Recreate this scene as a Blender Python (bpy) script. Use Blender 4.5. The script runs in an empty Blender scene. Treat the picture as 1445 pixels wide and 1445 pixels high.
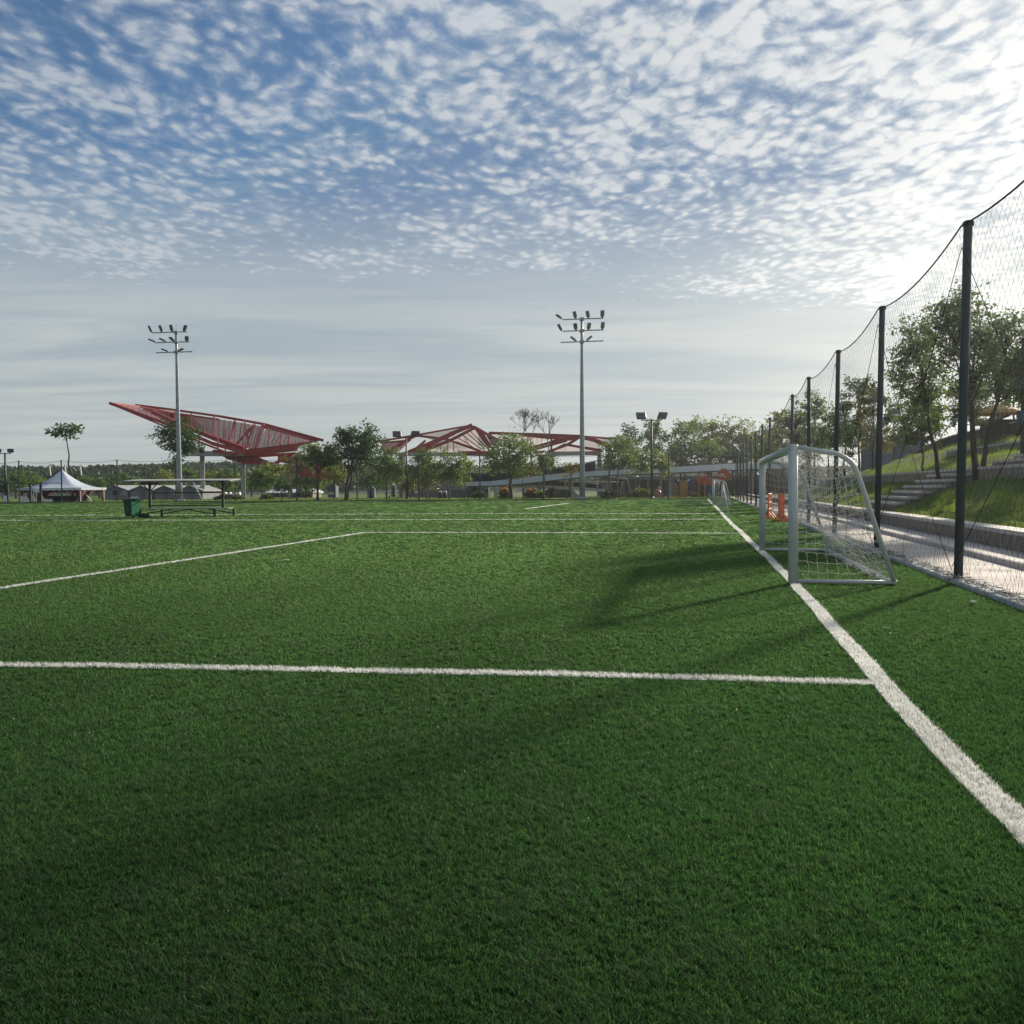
import bpy, bmesh, math, random
import numpy as np
from mathutils import Vector, Matrix

scene = bpy.context.scene
COL = scene.collection
R = math.radians

# ------------------------------------------------------------------ camera
CAM_H = 1.41
F_PX, W_PX = 1300.0, 1445.0          # focal length in units of a 1445 wide frame
PITCH, ROLL = R(-1.48), R(-0.43)
cam_rot = Matrix.Rotation(R(90) + PITCH, 3, 'X') @ Matrix.Rotation(ROLL, 3, 'Z')
cam_d = bpy.data.cameras.new('camera')
cam_d.sensor_width = 36.0
cam_d.lens = 36.0 * F_PX / W_PX
cam_d.clip_start, cam_d.clip_end = 0.05, 6000
cam = bpy.data.objects.new('camera', cam_d)
cam.matrix_world = Matrix.Translation((0, 0, CAM_H)) @ cam_rot.to_4x4()
COL.objects.link(cam)
scene.camera = cam

# ------------------------------------------------------------------ light
SUN_EL = R(20.5)
SUN_AZ = math.atan2(3.49, 4.29)                 # from +Y towards +X
SUN_DIR = Vector((math.sin(SUN_AZ) * math.cos(SUN_EL), math.cos(SUN_AZ) * math.cos(SUN_EL), math.sin(SUN_EL)))
sl = bpy.data.lights.new('sun', 'SUN')
sl.energy, sl.angle, sl.color = 4.7, R(2.8), (1.0, 0.90, 0.74)
so = bpy.data.objects.new('sun', sl)
so.rotation_euler = (-SUN_DIR).to_track_quat('-Z', 'Y').to_euler()
so.location = (60, 80, 60)
COL.objects.link(so)


class NT:
    """small helper to wire shader nodes"""
    def __init__(self, tree):
        self.t = tree; self.n = tree.nodes; self.l = tree.links
    def new(self, typ, **kw):
        nd = self.n.new(typ)
        for k, v in kw.items():
            setattr(nd, k, v)
        return nd
    def put(self, sock, val):
        if isinstance(val, bpy.types.NodeSocket):
            self.l.new(val, sock)
        else:
            sock.default_value = val
    def math(self, op, a, b=0.0, c=None, clamp=False):
        nd = self.new('ShaderNodeMath', operation=op, use_clamp=clamp)
        self.put(nd.inputs[0], a); self.put(nd.inputs[1], b)
        if c is not None:
            self.put(nd.inputs[2], c)
        return nd.outputs[0]
    def vmath(self, op, a, b=(0, 0, 0)):
        nd = self.new('ShaderNodeVectorMath', operation=op)
        self.put(nd.inputs[0], a); self.put(nd.inputs[1], b)
        return nd.outputs['Value'] if op in ('DOT_PRODUCT', 'LENGTH') else nd.outputs[0]
    def mix(self, fac, a, b, blend='MIX'):
        nd = self.new('ShaderNodeMix', data_type='RGBA', blend_type=blend)
        self.put(nd.inputs[0], fac)
        self.put(nd.inputs[6], a if isinstance(a, bpy.types.NodeSocket) else (*a, 1.0))
        self.put(nd.inputs[7], b if isinstance(b, bpy.types.NodeSocket) else (*b, 1.0))
        return nd.outputs[2]
    def noise(self, vec, scale, detail=4.0, rough=0.55, dist=0.0):
        nd = self.new('ShaderNodeTexNoise')
        if vec is not None:
            self.put(nd.inputs['Vector'], vec)
        nd.inputs['Scale'].default_value = scale
        nd.inputs['Detail'].default_value = detail
        nd.inputs['Roughness'].default_value = rough
        nd.inputs['Distortion'].default_value = dist
        return nd.outputs[0]
    def step(self, x, lo, hi, o0=0.0, o1=1.0):
        nd = self.new('ShaderNodeMapRange', interpolation_type='SMOOTHSTEP')
        self.put(nd.inputs[0], x); self.put(nd.inputs[1], lo); self.put(nd.inputs[2], hi)
        self.put(nd.inputs[3], o0); self.put(nd.inputs[4], o1)
        return nd.outputs[0]


def build_world():
    w = bpy.data.worlds.new('World')
    scene.world = w
    w.use_nodes = True
    w.node_tree.nodes.clear()
    g = NT(w.node_tree)
    out = g.new('ShaderNodeOutputWorld')
    bg = g.new('ShaderNodeBackground')
    g.l.new(bg.outputs[0], out.inputs[0])
    bg.inputs[1].default_value = 0.080
    sky = g.new('ShaderNodeTexSky', sky_type='NISHITA')
    sky.sun_disc = False
    sky.sun_elevation = SUN_EL
    sky.sun_rotation = SUN_AZ
    sky.air_density, sky.dust_density, sky.ozone_density = 1.0, 0.6, 2.5
    d = g.new('ShaderNodeTexCoord').outputs['Generated']
    sp = g.new('ShaderNodeSeparateXYZ'); g.l.new(d, sp.inputs[0])
    x, y, z = sp.outputs
    zc = g.math('ADD', g.math('MAXIMUM', z, 0.0), 0.05)
    u = g.math('DIVIDE', x, zc); v = g.math('DIVIDE', y, zc)
    cb = g.new('ShaderNodeCombineXYZ'); g.put(cb.inputs[0], u); g.put(cb.inputs[1], v)
    p = cb.outputs[0]
    # angle to the sun
    cs = g.vmath('DOT_PRODUCT', d, tuple(SUN_DIR))
    glow = g.math('POWER', g.math('MAXIMUM', cs, 0.0), 9.0)
    glow2 = g.math('POWER', g.math('MAXIMUM', cs, 0.0), 45.0)
    # ripple cloudlets: warped cells in slanting rows
    mp = g.new('ShaderNodeMapping'); g.l.new(p, mp.inputs[0])
    mp.inputs['Rotation'].default_value = (0, 0, R(-30))
    mp.inputs['Scale'].default_value = (1.05, 0.78, 1)
    q = mp.outputs[0]
    def warped(vec, sc, amt):
        wn = g.new('ShaderNodeTexNoise'); g.l.new(vec, wn.inputs[0])
        wn.inputs['Scale'].default_value = sc; wn.inputs['Detail'].default_value = 3
        wv = g.vmath('SCALE', g.vmath('SUBTRACT', wn.outputs[1], (0.5, 0.5, 0.5)))
        wv.node.inputs['Scale'].default_value = amt
        return g.vmath('ADD', vec, wv)
    qw = warped(warped(q, 3.0, 0.12), 14.0, 0.035)
    vo = g.new('ShaderNodeTexVoronoi', feature='SMOOTH_F1'); g.l.new(qw, vo.inputs['Vector'])
    vo.inputs['Scale'].default_value = 23.5
    vo.inputs['Smoothness'].default_value = 0.75
    cell = g.math('SUBTRACT', 0.42, vo.outputs['Distance'])
    fine = g.math('SUBTRACT', g.noise(qw, 32.0, 7, 0.64), 0.5)
    mid = g.math('SUBTRACT', g.noise(q, 5.0, 3, 0.5), 0.5)
    low = g.math('SUBTRACT', g.noise(p, 1.15, 2, 0.5), 0.5)
    # more cloud to the right (towards the sun), bare sky to the left
    hx = g.math('DIVIDE', x, g.math('MAXIMUM', y, 0.15))
    side = g.math('MULTIPLY', g.math('ADD', hx, 0.12), 0.27)
    # a bare lane that slants from the left down to the middle
    # diagonal ripple rows
    mr = g.new('ShaderNodeMapping'); g.l.new(qw, mr.inputs[0])
    mr.inputs['Rotation'].default_value = (0, 0, R(72)); mr.inputs['Scale'].default_value = (0.28, 1.0, 1)
    rip = g.math('SUBTRACT', g.noise(mr.outputs[0], 17.0, 4, 0.55), 0.5)
    lane = g.math('SUBTRACT', v, g.math('ADD', 2.55, g.math('MULTIPLY', hx, 0.75)))
    lane = g.math('MULTIPLY', g.math('POWER', 2.718, g.math('MULTIPLY', g.math('MULTIPLY', lane, lane), -5.0)), -0.20)
    s = g.math('ADD', g.math('MULTIPLY', cell, 1.35), g.math('MULTIPLY', fine, 1.35))
    s = g.math('ADD', s, g.math('MULTIPLY', mid, 1.45))
    s = g.math('ADD', s, g.math('MULTIPLY', low, 1.1))
    s = g.math('ADD', s, side)
    s = g.math('ADD', s, lane)
    s = g.math('ADD', s, g.math('MULTIPLY', rip, 0.75))
    hi_fade = g.step(g.math('SUBTRACT', v, g.math('ADD', g.math('MULTIPLY', g.math('MAXIMUM', hx, 0.0), 1.6), g.math('MULTIPLY', low, 3.2))), 2.4, 4.9, 0.0, -1.5)            # cloudlets thin out low in the sky
    s = g.math('ADD', g.math('ADD', s, hi_fade), 0.50)
    dens = g.step(s, -0.32, 0.86)
    # thin high veil low in the sky, streaky
    mv = g.new('ShaderNodeMapping'); g.l.new(p, mv.inputs[0])
    mv.inputs['Scale'].default_value = (0.30, 1.0, 1); mv.inputs['Rotation'].default_value = (0, 0, R(6))
    streak = g.noise(mv.outputs[0], 1.5, 6, 0.6, 0.4)
    el = g.math('ADD', z, g.math('MULTIPLY', g.math('SUBTRACT', streak, 0.5), 0.10))
    veil = g.step(el, 0.34, 0.16, 0.0, 0.94)
    streak2 = g.step(streak, 0.36, 0.66)
    base = g.vmath('MINIMUM', g.mix(1.0, sky.outputs[0], (0.62, 0.76, 0.86), 'MULTIPLY'), (1.40, 2.35, 3.95))
    veil_c = g.mix(streak2, (3.6, 4.3, 4.75), (5.1, 5.5, 5.5))
    warm = g.step(z, 0.18, 0.0)
    veil_c = g.mix(g.math('MULTIPLY', warm, 0.6), veil_c, (5.7, 5.9, 5.4))
    c = g.mix(veil, base, veil_c)
    shade = g.step(s, 0.0, 0.85)
    cloud_c = g.mix(shade, (3.7, 4.4, 5.2), (5.9, 6.2, 6.5))
    c = g.mix(g.math('MULTIPLY', dens, g.step(hx, -0.6, 0.25, 0.62, 0.92)), c, cloud_c)
    # forward scatter brightens veil and cloud near the sun
    gl = g.math('ADD', g.math('MULTIPLY', glow, g.math('ADD', g.math('ADD', 0.06, g.math('MULTIPLY', veil, 0.60)), g.math('MULTIPLY', dens, 0.34))), g.math('MULTIPLY', glow2, 0.24))
    gc = g.new('ShaderNodeVectorMath', operation='SCALE')
    gc.inputs[0].default_value = (6.9, 6.3, 5.1)
    g.put(gc.inputs['Scale'], gl)
    c = g.vmath('ADD', c, gc.outputs[0])
    g.l.new(c, bg.inputs[0])


build_world()
scene.view_settings.view_transform = 'Standard'
scene.view_settings.look = 'None'
scene.view_settings.exposure = 0.38
scene.view_settings.gamma = 1.0
scene.cycles.max_bounces = 8
scene.cycles.transparent_max_bounces = 16
scene.cycles.caustics_reflective = False
scene.cycles.caustics_refractive = False


# ------------------------------------------------------------------ picture ray -> place in the world
def ray(px, py):
    return cam_rot @ Vector(((px - W_PX / 2) / F_PX, -(py - W_PX / 2) / F_PX, -1.0))
def at(px, py, Y):
    d = ray(px, py); k = Y / d.y
    return Vector((d.x * k, Y, CAM_H + d.z * k))
def gnd(px, py, z=0.0):
    d = ray(px, py); k = (z - CAM_H) / d.z
    return Vector((d.x * k, d.y * k, z))
def at_z(px, Y, z):
    """point at depth Y and height z seen in column px"""
    x = at(px, 690, Y).x
    return Vector((x, Y, z))
def top_z(px, py, Y):
    return at(px, py, Y).z

# axes of the pitch: U runs along the goal line and the right hand fence, V to the right of it
FENCE0 = gnd(1352, 822)
_far = gnd(1237, 779)
U = (_far - FENCE0); U.z = 0; U.normalize()
VP_DX = 0.2062
U = Vector((VP_DX, 1.0, 0)).normalized()
V = Vector((U.y, -U.x, 0))
def st(s, t, z=0.0):
    """s metres right of the fence line, t metres along it from the nearest post"""
    p = FENCE0 + V * s + U * t
    return Vector((p.x, p.y, z))
def to_st(x, y):
    dx, dy = x - FENCE0.x, y - FENCE0.y
    return dx * V.x + dy * V.y, dx * U.x + dy * U.y


# ------------------------------------------------------------------ materials
MATS = {}
def mat(name, c1, c2=None, rough=0.7, scale=6.0, metal=0.0, bump=0.0, detail=5.0, stretch=(1, 1, 1), spec=0.4, transl=0.0, clear=0.0):
    if name in MATS:
        return MATS[name]
    m = bpy.data.materials.new(name); m.use_nodes = True
    m.node_tree.nodes.clear()
    g = NT(m.node_tree)
    out = g.new('ShaderNodeOutputMaterial')
    b = g.new('ShaderNodeBsdfPrincipled')
    b.inputs['Metallic'].default_value = metal
    b.inputs['Specular IOR Level'].default_value = spec
    tc = g.new('ShaderNodeTexCoord').outputs['Object']
    mp = g.new('ShaderNodeMapping'); g.l.new(tc, mp.inputs[0]); mp.inputs['Scale'].default_value = stretch
    n = g.noise(mp.outputs[0], scale, detail, 0.6)
    c2 = c2 or tuple(x * 0.75 for x in c1)
    colr = g.mix(g.step(n, 0.3, 0.7), c1, c2)
    g.l.new(colr, b.inputs['Base Color'])
    g.put(b.inputs['Roughness'], g.step(n, 0.2, 0.8, max(0.05, rough - 0.12), min(1, rough + 0.1)))
    if bump:
        bp = g.new('ShaderNodeBump'); bp.inputs['Strength'].default_value = bump
        bp.inputs['Distance'].default_value = 0.02
        g.l.new(n, bp.inputs['Height']); g.l.new(bp.outputs[0], b.inputs['Normal'])
    if transl or clear:
        tr = g.new('ShaderNodeBsdfTranslucent'); g.l.new(colr, tr.inputs[0])
        mx = g.new('ShaderNodeMixShader'); mx.inputs[0].default_value = transl
        g.l.new(b.outputs[0], mx.inputs[1]); g.l.new(tr.outputs[0], mx.inputs[2])
        if clear:                                   # perforated: see through between the wires
            tp = g.new('ShaderNodeBsdfTransparent'); m2 = g.new('ShaderNodeMixShader'); m2.inputs[0].default_value = clear
            g.l.new(mx.outputs[0], m2.inputs[1]); g.l.new(tp.outputs[0], m2.inputs[2]); mx = m2
        g.l.new(mx.outputs[0], out.inputs[0])
    else:
        g.l.new(b.outputs[0], out.inputs[0])
    MATS[name] = m
    return m

def leaf_mat(name, tint=(1.5, 1.5, 1.45), transl=0.48, rough=0.5, spec=0.35, ttint=(1.55, 1.5, 0.7)):
    """per-leaf colour attribute 'col', partly translucent"""
    if name in MATS:
        return MATS[name]
    m = bpy.data.materials.new(name); m.use_nodes = True
    m.node_tree.nodes.clear()
    g = NT(m.node_tree)
    out = g.new('ShaderNodeOutputMaterial')
    b = g.new('ShaderNodeBsdfPrincipled'); b.inputs['Roughness'].default_value = rough
    b.inputs['Specular IOR Level'].default_value = spec
    a = g.new('ShaderNodeAttribute', attribute_name='col')
    c = g.mix(1.0, a.outputs[0], tint, 'MULTIPLY')
    g.l.new(c, b.inputs['Base Color'])
    tr = g.new('ShaderNodeBsdfTranslucent')
    g.l.new(g.mix(1.0, c, ttint, 'MULTIPLY'), tr.inputs[0])
    mx = g.new('ShaderNodeMixShader'); mx.inputs[0].default_value = transl
    g.l.new(b.outputs[0], mx.inputs[1]); g.l.new(tr.outputs[0], mx.inputs[2])
    g.l.new(mx.outputs[0], out.inputs[0])
    MATS[name] = m
    return m

M_white = mat('white paint', (0.72, 0.74, 0.74), (0.62, 0.64, 0.64), 0.4, 3)
M_goal = mat('pale grey goal paint', (0.64, 0.66, 0.63), (0.56, 0.58, 0.55), 0.5, 4, spec=0.25)
M_net = mat('white net cord', (0.78, 0.79, 0.78), (0.66, 0.67, 0.66), 0.8, 20, transl=0.2)
M_fnet = mat('dark grey fence net', (0.060, 0.068, 0.072), (0.045, 0.05, 0.055), 0.8, 10, spec=0.1)
M_post = mat('dark green grey post paint', (0.050, 0.070, 0.076), (0.040, 0.057, 0.062), 0.7, 4, spec=0.15)
M_cable = mat('dull black cable', (0.012, 0.013, 0.014), None, 0.95, 6, spec=0.02)
M_black = mat('black metal', (0.016, 0.018, 0.02), (0.012, 0.013, 0.015), 0.5, 6)
M_galv = mat('galvanised steel', (0.30, 0.33, 0.35), (0.22, 0.245, 0.26), 0.45, 3, metal=0.35)
M_lamp = mat('floodlight housing', (0.035, 0.037, 0.04), (0.025, 0.027, 0.03), 0.4, 5)
M_lens = mat('floodlight glass', (0.10, 0.11, 0.11), (0.08, 0.09, 0.09), 0.35, 5)
M_red = mat('red steel paint', (0.30, 0.022, 0.024), (0.23, 0.016, 0.019), 0.5, 0.8)
M_redmesh = mat('red perforated sheet', (0.34, 0.06, 0.062), (0.28, 0.045, 0.047), 0.6, 1.2, transl=0.3)
M_pale = mat('pale roof sheet', (0.78, 0.72, 0.72), (0.70, 0.63, 0.63), 0.5, 0.8, transl=0.6, clear=0.42)
M_conc = mat('pale concrete', (0.36, 0.36, 0.355), (0.28, 0.28, 0.275), 0.85, 1.6, bump=0.2)
M_parapet = mat('white painted parapet', (0.70, 0.72, 0.74), (0.60, 0.62, 0.64), 0.7, 0.9)
M_darkrail = mat('dark mesh railing', (0.022, 0.022, 0.025), (0.03, 0.028, 0.03), 0.6, 3)
M_wood = mat('brown timber', (0.12, 0.065, 0.032), (0.08, 0.042, 0.02), 0.7, 5, stretch=(1, 1, 0.15))
M_gold = mat('golden timber', (0.34, 0.17, 0.035), (0.27, 0.13, 0.03), 0.6, 4, stretch=(1, 1, 0.2))
M_yellow = mat('pale yellow paint', (0.48, 0.40, 0.17), (0.40, 0.33, 0.14), 0.5, 4)
M_orange = mat('orange plastic', (0.86, 0.33, 0.10), (0.78, 0.28, 0.08), 0.5, 6, transl=0.35)
M_orange_red = mat('orange red paint', (0.42, 0.07, 0.025), (0.34, 0.05, 0.02), 0.5, 4)
M_cloth_w = mat('white tent canvas', (0.62, 0.68, 0.78), (0.55, 0.61, 0.72), 0.7, 1.0, transl=0.15)
M_maroon = mat('maroon curtain', (0.10, 0.015, 0.022), (0.07, 0.01, 0.015), 0.8, 5, stretch=(4, 4, 0.4))
M_goldcl = mat('gold curtain', (0.32, 0.17, 0.035), (0.24, 0.12, 0.025), 0.8, 5, stretch=(4, 4, 0.4))
M_shed = mat('grey shed wall', (0.21, 0.22, 0.24), (0.16, 0.17, 0.185), 0.8, 1.5)
M_shedroof = mat('pale shed roof', (0.36, 0.37, 0.38), (0.29, 0.30, 0.31), 0.7, 1.5)
M_bin = mat('green bin plastic', (0.018, 0.19, 0.08), (0.015, 0.155, 0.066), 0.45, 5)
M_bindark = mat('dark green bin plastic', (0.010, 0.060, 0.046), (0.008, 0.050, 0.038), 0.45, 5)
M_roofpale = mat('pale metal sheet roof', (0.44, 0.42, 0.39), (0.36, 0.345, 0.32), 0.45, 3)
M_bark = mat('brown grey bark', (0.075, 0.062, 0.05), (0.045, 0.036, 0.03), 0.9, 7, bump=0.5, stretch=(1, 1, 0.25))
M_barkpale = mat('pale grey bark', (0.22, 0.20, 0.17), (0.15, 0.135, 0.115), 0.9, 5, bump=0.4, stretch=(1, 1, 0.3))
M_leaf = leaf_mat('leaf')
M_blue = mat('blue painted metal', (0.035, 0.07, 0.17), (0.028, 0.055, 0.14), 0.5, 2)
M_navy = mat('navy cloth', (0.012, 0.014, 0.032), (0.009, 0.01, 0.024), 0.85, 6)
M_bluecont = mat('slate blue container paint', (0.07, 0.10, 0.15), (0.055, 0.08, 0.12), 0.6, 2)
M_pink = mat('faded pink plastic', (0.36, 0.14, 0.12), (0.30, 0.11, 0.095), 0.5, 5)
M_silver = mat('polished metal', (0.62, 0.62, 0.60), (0.5, 0.5, 0.49), 0.25, 3, metal=0.8)
M_darkconc = mat('dark weathered concrete', (0.07, 0.08, 0.085), (0.05, 0.058, 0.06), 0.9, 2, bump=0.3)
M_glass = mat('dark window glass', (0.02, 0.024, 0.03), (0.015, 0.018, 0.022), 0.12, 2)


# ------------------------------------------------------------------ mesh helpers
ORG = {}
class MB:
    def __init__(self):
        self.v = []; self.f = []
    def add(self, verts, faces):
        n = len(self.v)
        self.v.extend([tuple(p) for p in verts]); self.f.extend([tuple(i + n for i in f) for f in faces])
        return self
    def box(self, c, size, ax=(1, 0, 0), ay=(0, 1, 0), az=(0, 0, 1)):
        c = Vector(c); ax = Vector(ax).normalized() * size[0] / 2; ay = Vector(ay).normalized() * size[1] / 2; az = Vector(az).normalized() * size[2] / 2
        vs = [c + ax * i + ay * j + az * k for k in (-1, 1) for j in (-1, 1) for i in (-1, 1)]
        return self.add(vs, [(0, 2, 3, 1), (4, 5, 7, 6), (0, 1, 5, 4), (2, 6, 7, 3), (0, 4, 6, 2), (1, 3, 7, 5)])
    def bbox(self, c, size, ax=(1, 0, 0), ay=(0, 1, 0), az=(0, 0, 1), b=0.02):
        """box with chamfered edges"""
        bm = bmesh.new()
        bmesh.ops.create_cube(bm, size=1.0)
        for vv in bm.verts:
            vv.co = Vector((vv.co.x * size[0], vv.co.y * size[1], vv.co.z * size[2]))
        bmesh.ops.bevel(bm, geom=bm.edges[:], offset=min(b, 0.45 * min(size)), segments=1, affect='EDGES')
        ax = Vector(ax).normalized(); ay = Vector(ay).normalized(); az = Vector(az).normalized(); c = Vector(c)
        bm.verts.index_update()
        vs = [c + ax * q.co.x + ay * q.co.y + az * q.co.z for q in bm.verts]
        fs = [tuple(q.index for q in f.verts) for f in bm.faces]
        bm.free()
        return self.add(vs, fs)
    def beam(self, p0, p1, w, h, up=(0, 0, 1)):
        p0 = Vector(p0); p1 = Vector(p1); d = p1 - p0
        if d.length < 1e-6:
            return self
        dn = d.normalized(); up = Vector(up)
        if abs(dn.dot(up)) > 0.98:
            up = Vector((0, 1, 0))
        side = dn.cross(up).normalized(); upp = side.cross(dn)
        return self.box((p0 + p1) / 2, (d.length, w, h), dn, side, upp)
    def tube(self, pts, rad, n=8, cap=True):
        pts = [Vector(p) for p in pts]
        if not hasattr(rad, '__len__'):
            rad = [rad] * len(pts)
        prev = None; rings = []
        for i, p in enumerate(pts):
            d = (pts[min(i + 1, len(pts) - 1)] - pts[max(i - 1, 0)]).normalized()
            ref = prev if prev is not None else (Vector((1, 0, 0)) if abs(d.x) < 0.9 else Vector((0, 1, 0)))
            a = (ref - d * ref.dot(d)).normalized(); b = d.cross(a); prev = a
            rings.append([p + (a * math.cos(2 * math.pi * k / n) + b * math.sin(2 * math.pi * k / n)) * rad[i] for k in range(n)])
        vs = [q for r in rings for q in r]; fs = []
        for i in range(len(pts) - 1):
            for k in range(n):
                fs.append((i * n + k, i * n + (k + 1) % n, (i + 1) * n + (k + 1) % n, (i + 1) * n + k))
        if cap:
            fs.append(tuple(range(n - 1, -1, -1))); fs.append(tuple(range((len(pts) - 1) * n, len(pts) * n)))
        return self.add(vs, fs)
    def lathe(self, c, prof, n=16, axis=(0, 0, 1)):
        axis = Vector(axis).normalized(); c = Vector(c)
        ref = Vector((1, 0, 0)) if abs(axis.x) < 0.9 else Vector((0, 1, 0))
        a = (ref - axis * ref.dot(axis)).normalized(); b = axis.cross(a)
        vs = []; fs = []
        for (r, h) in prof:
            for k in range(n):
                th = 2 * math.pi * k / n
                vs.append(c + axis * h + (a * math.cos(th) + b * math.sin(th)) * r)
        for i in range(len(prof) - 1):
            for k in range(n):
                fs.append((i * n + k, i * n + (k + 1) % n, (i + 1) * n + (k + 1) % n, (i + 1) * n + k))
        fs.append(tuple(range(n - 1, -1, -1))); fs.append(tuple(range((len(prof) - 1) * n, len(prof) * n)))
        return self.add(vs, fs)
    def plate(self, pts, thick, dirv=(0, 1, 0)):
        """polygon given real thickness along dirv"""
        dv = Vector(dirv).normalized() * thick
        n = len(pts); vs = [Vector(p) for p in pts] + [Vector(p) + dv for p in pts]
        fs = [tuple(range(n - 1, -1, -1)), tuple(range(n, 2 * n))] + [(i, (i + 1) % n, n + (i + 1) % n, n + i) for i in range(n)]
        return self.add(vs, fs)
    def build(self, name, m, parent=None, smooth=False):
        o0 = Vector(ORG.get(parent.name, (0, 0, 0))) if parent else Vector((0, 0, 0))
        me = bpy.data.meshes.new(name)
        me.from_pydata([tuple(Vector(p) - o0) for p in self.v], [], self.f)
        me.materials.append(m)
        if smooth:
            me.polygons.foreach_set('use_smooth', [True] * len(me.polygons))
        me.update()
        o = bpy.data.objects.new(name, me); COL.objects.link(o)
        if parent:
            o.parent = parent
        ORG[o.name] = tuple(o0)
        return o

def fast_mesh(name, verts, loops, sizes, m, parent=None, col=None, smooth=False):
    """numpy arrays straight into a mesh object"""
    o0 = np.array(ORG.get(parent.name, (0, 0, 0))) if parent else np.zeros(3)
    verts = np.asarray(verts, dtype=np.float64).reshape(-1, 3) - o0
    me = bpy.data.meshes.new(name)
    sizes = np.asarray(sizes, dtype=np.int32); loops = np.asarray(loops, dtype=np.int32).ravel()
    me.vertices.add(len(verts)); me.vertices.foreach_set('co', verts.astype(np.float32).ravel())
    me.loops.add(len(loops)); me.loops.foreach_set('vertex_index', loops)
    me.polygons.add(len(sizes))
    starts = np.concatenate(([0], np.cumsum(sizes)[:-1])).astype(np.int32)
    me.polygons.foreach_set('loop_start', starts)
    try:
        me.polygons.foreach_set('loop_total', sizes)
    except Exception:
        pass
    if smooth:
        me.polygons.foreach_set('use_smooth', np.ones(len(sizes), dtype=bool))
    me.update(calc_edges=True)
    if col is not None:
        a = me.attributes.new('col', 'FLOAT_COLOR', 'POINT')
        c4 = np.ones((len(verts), 4), dtype=np.float32); c4[:, :3] = col
        a.data.foreach_set('color', c4.ravel())
    me.materials.append(m)
    o = bpy.data.objects.new(name, me); COL.objects.link(o)
    if parent:
        o.parent = parent
    ORG[o.name] = tuple(o0)
    return o

def strands(name, A, B, r, m, parent=None):
    """many thin three sided cords from points A to points B"""
    A = np.asarray(A, float); B = np.asarray(B, float); n = len(A)
    d = B - A; L = np.linalg.norm(d, axis=1, keepdims=True); L[L == 0] = 1; d = d / L
    ref = np.tile(np.array([0.31, 0.2, 0.93]), (n, 1))
    a = np.cross(d, ref); a /= np.linalg.norm(a, axis=1, keepdims=True) + 1e-9
    b = np.cross(d, a)
    vs = np.empty((n, 6, 3))
    for k in range(3):
        th = 2 * math.pi * k / 3
        off = (a * math.cos(th) + b * math.sin(th)) * r
        vs[:, k] = A + off; vs[:, k + 3] = B + off
    base = (np.arange(n) * 6)[:, None, None]
    q = np.array([[0, 1, 4, 3], [1, 2, 5, 4], [2, 0, 3, 5]])[None]
    return fast_mesh(name, vs.reshape(-1, 3), (base + q).reshape(-1), np.full(n * 3, 4), m, parent)

def empty(name, loc, label=None, cat=None, group=None):
    o = bpy.data.objects.new(name, None); COL.objects.link(o)
    o.empty_display_size = 0.3
    o.location = loc
    ORG[o.name] = tuple(loc)
    tag(o, label, cat, group)
    return o
def tag(o, label=None, cat=None, group=None, kind=None):
    if label: o['label'] = label
    if cat: o['category'] = cat
    if group: o['group'] = group
    if kind: o['kind'] = kind
    return o
def copy_tree(o, parent=None):
    c = o.copy(); COL.objects.link(c)
    if parent:
        c.parent = parent
    for ch in list(o.children):
        copy_tree(ch, c)
    return c

rng = np.random.default_rng(7)
random.seed(7)


# ================================================================== THE SETTING
# ---- big lawn sheet to the horizon
def mat_ground(name, c1, c2, c3, s1, s2, rough=0.9, bump=0.4, spec=0.15):
    m = bpy.data.materials.new(name); m.use_nodes = True; m.node_tree.nodes.clear()
    g = NT(m.node_tree)
    out = g.new('ShaderNodeOutputMaterial'); b = g.new('ShaderNodeBsdfPrincipled')
    b.inputs['Roughness'].default_value = rough; b.inputs['Specular IOR Level'].default_value = spec
    p = g.new('ShaderNodeTexCoord').outputs['Object']
    n1 = g.noise(p, s1, 5, 0.6); n2 = g.noise(p, s2, 6, 0.65)
    c = g.mix(g.step(n1, 0.35, 0.65), c1, c2)
    c = g.mix(g.step(n2, 0.45, 0.75), c, c3)
    g.l.new(c, b.inputs['Base Color'])
    bp = g.new('ShaderNodeBump'); bp.inputs['Strength'].default_value = bump; bp.inputs['Distance'].default_value = 0.03
    g.l.new(n2, bp.inputs['Height']); g.l.new(bp.outputs[0], b.inputs['Normal'])
    g.l.new(b.outputs[0], out.inputs[0])
    return m
M_lawn = mat_ground('lawn grass', (0.10, 0.16, 0.035), (0.08, 0.13, 0.03), (0.12, 0.17, 0.045), 0.12, 3.0)
M_slope = mat_ground('slope grass', (0.075, 0.125, 0.028), (0.055, 0.10, 0.022), (0.10, 0.14, 0.04), 0.35, 9.0, bump=0.8)
M_turf = mat_ground('turf backing', (0.050, 0.104, 0.030), (0.043, 0.092, 0.026), (0.056, 0.114, 0.034), 0.5, 40.0, spec=0.0)
M_paving = mat('pale pinkish paving', (0.56, 0.50, 0.45), (0.45, 0.40, 0.36), 0.85, 1.3, bump=0.15)
M_kerb = mat('worn concrete kerb', (0.56, 0.57, 0.57), (0.34, 0.345, 0.35), 0.8, 5, bump=0.4)
M_cap = mat('pale stone coping', (0.62, 0.58, 0.52), (0.52, 0.485, 0.44), 0.8, 2.5, bump=0.15)
M_cob = mat('rough stone facing', (0.36, 0.30, 0.245), (0.17, 0.14, 0.115), 0.9, 9, bump=0.9, stretch=(1, 1, 0.45))

b = MB()
b.add([(-2500, -60, -0.04), (2500, -60, -0.04), (2500, 4000, -0.04), (-2500, 4000, -0.04)], [(0, 1, 2, 3)])
tag(b.build('lawn', M_lawn), kind='structure')

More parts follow.
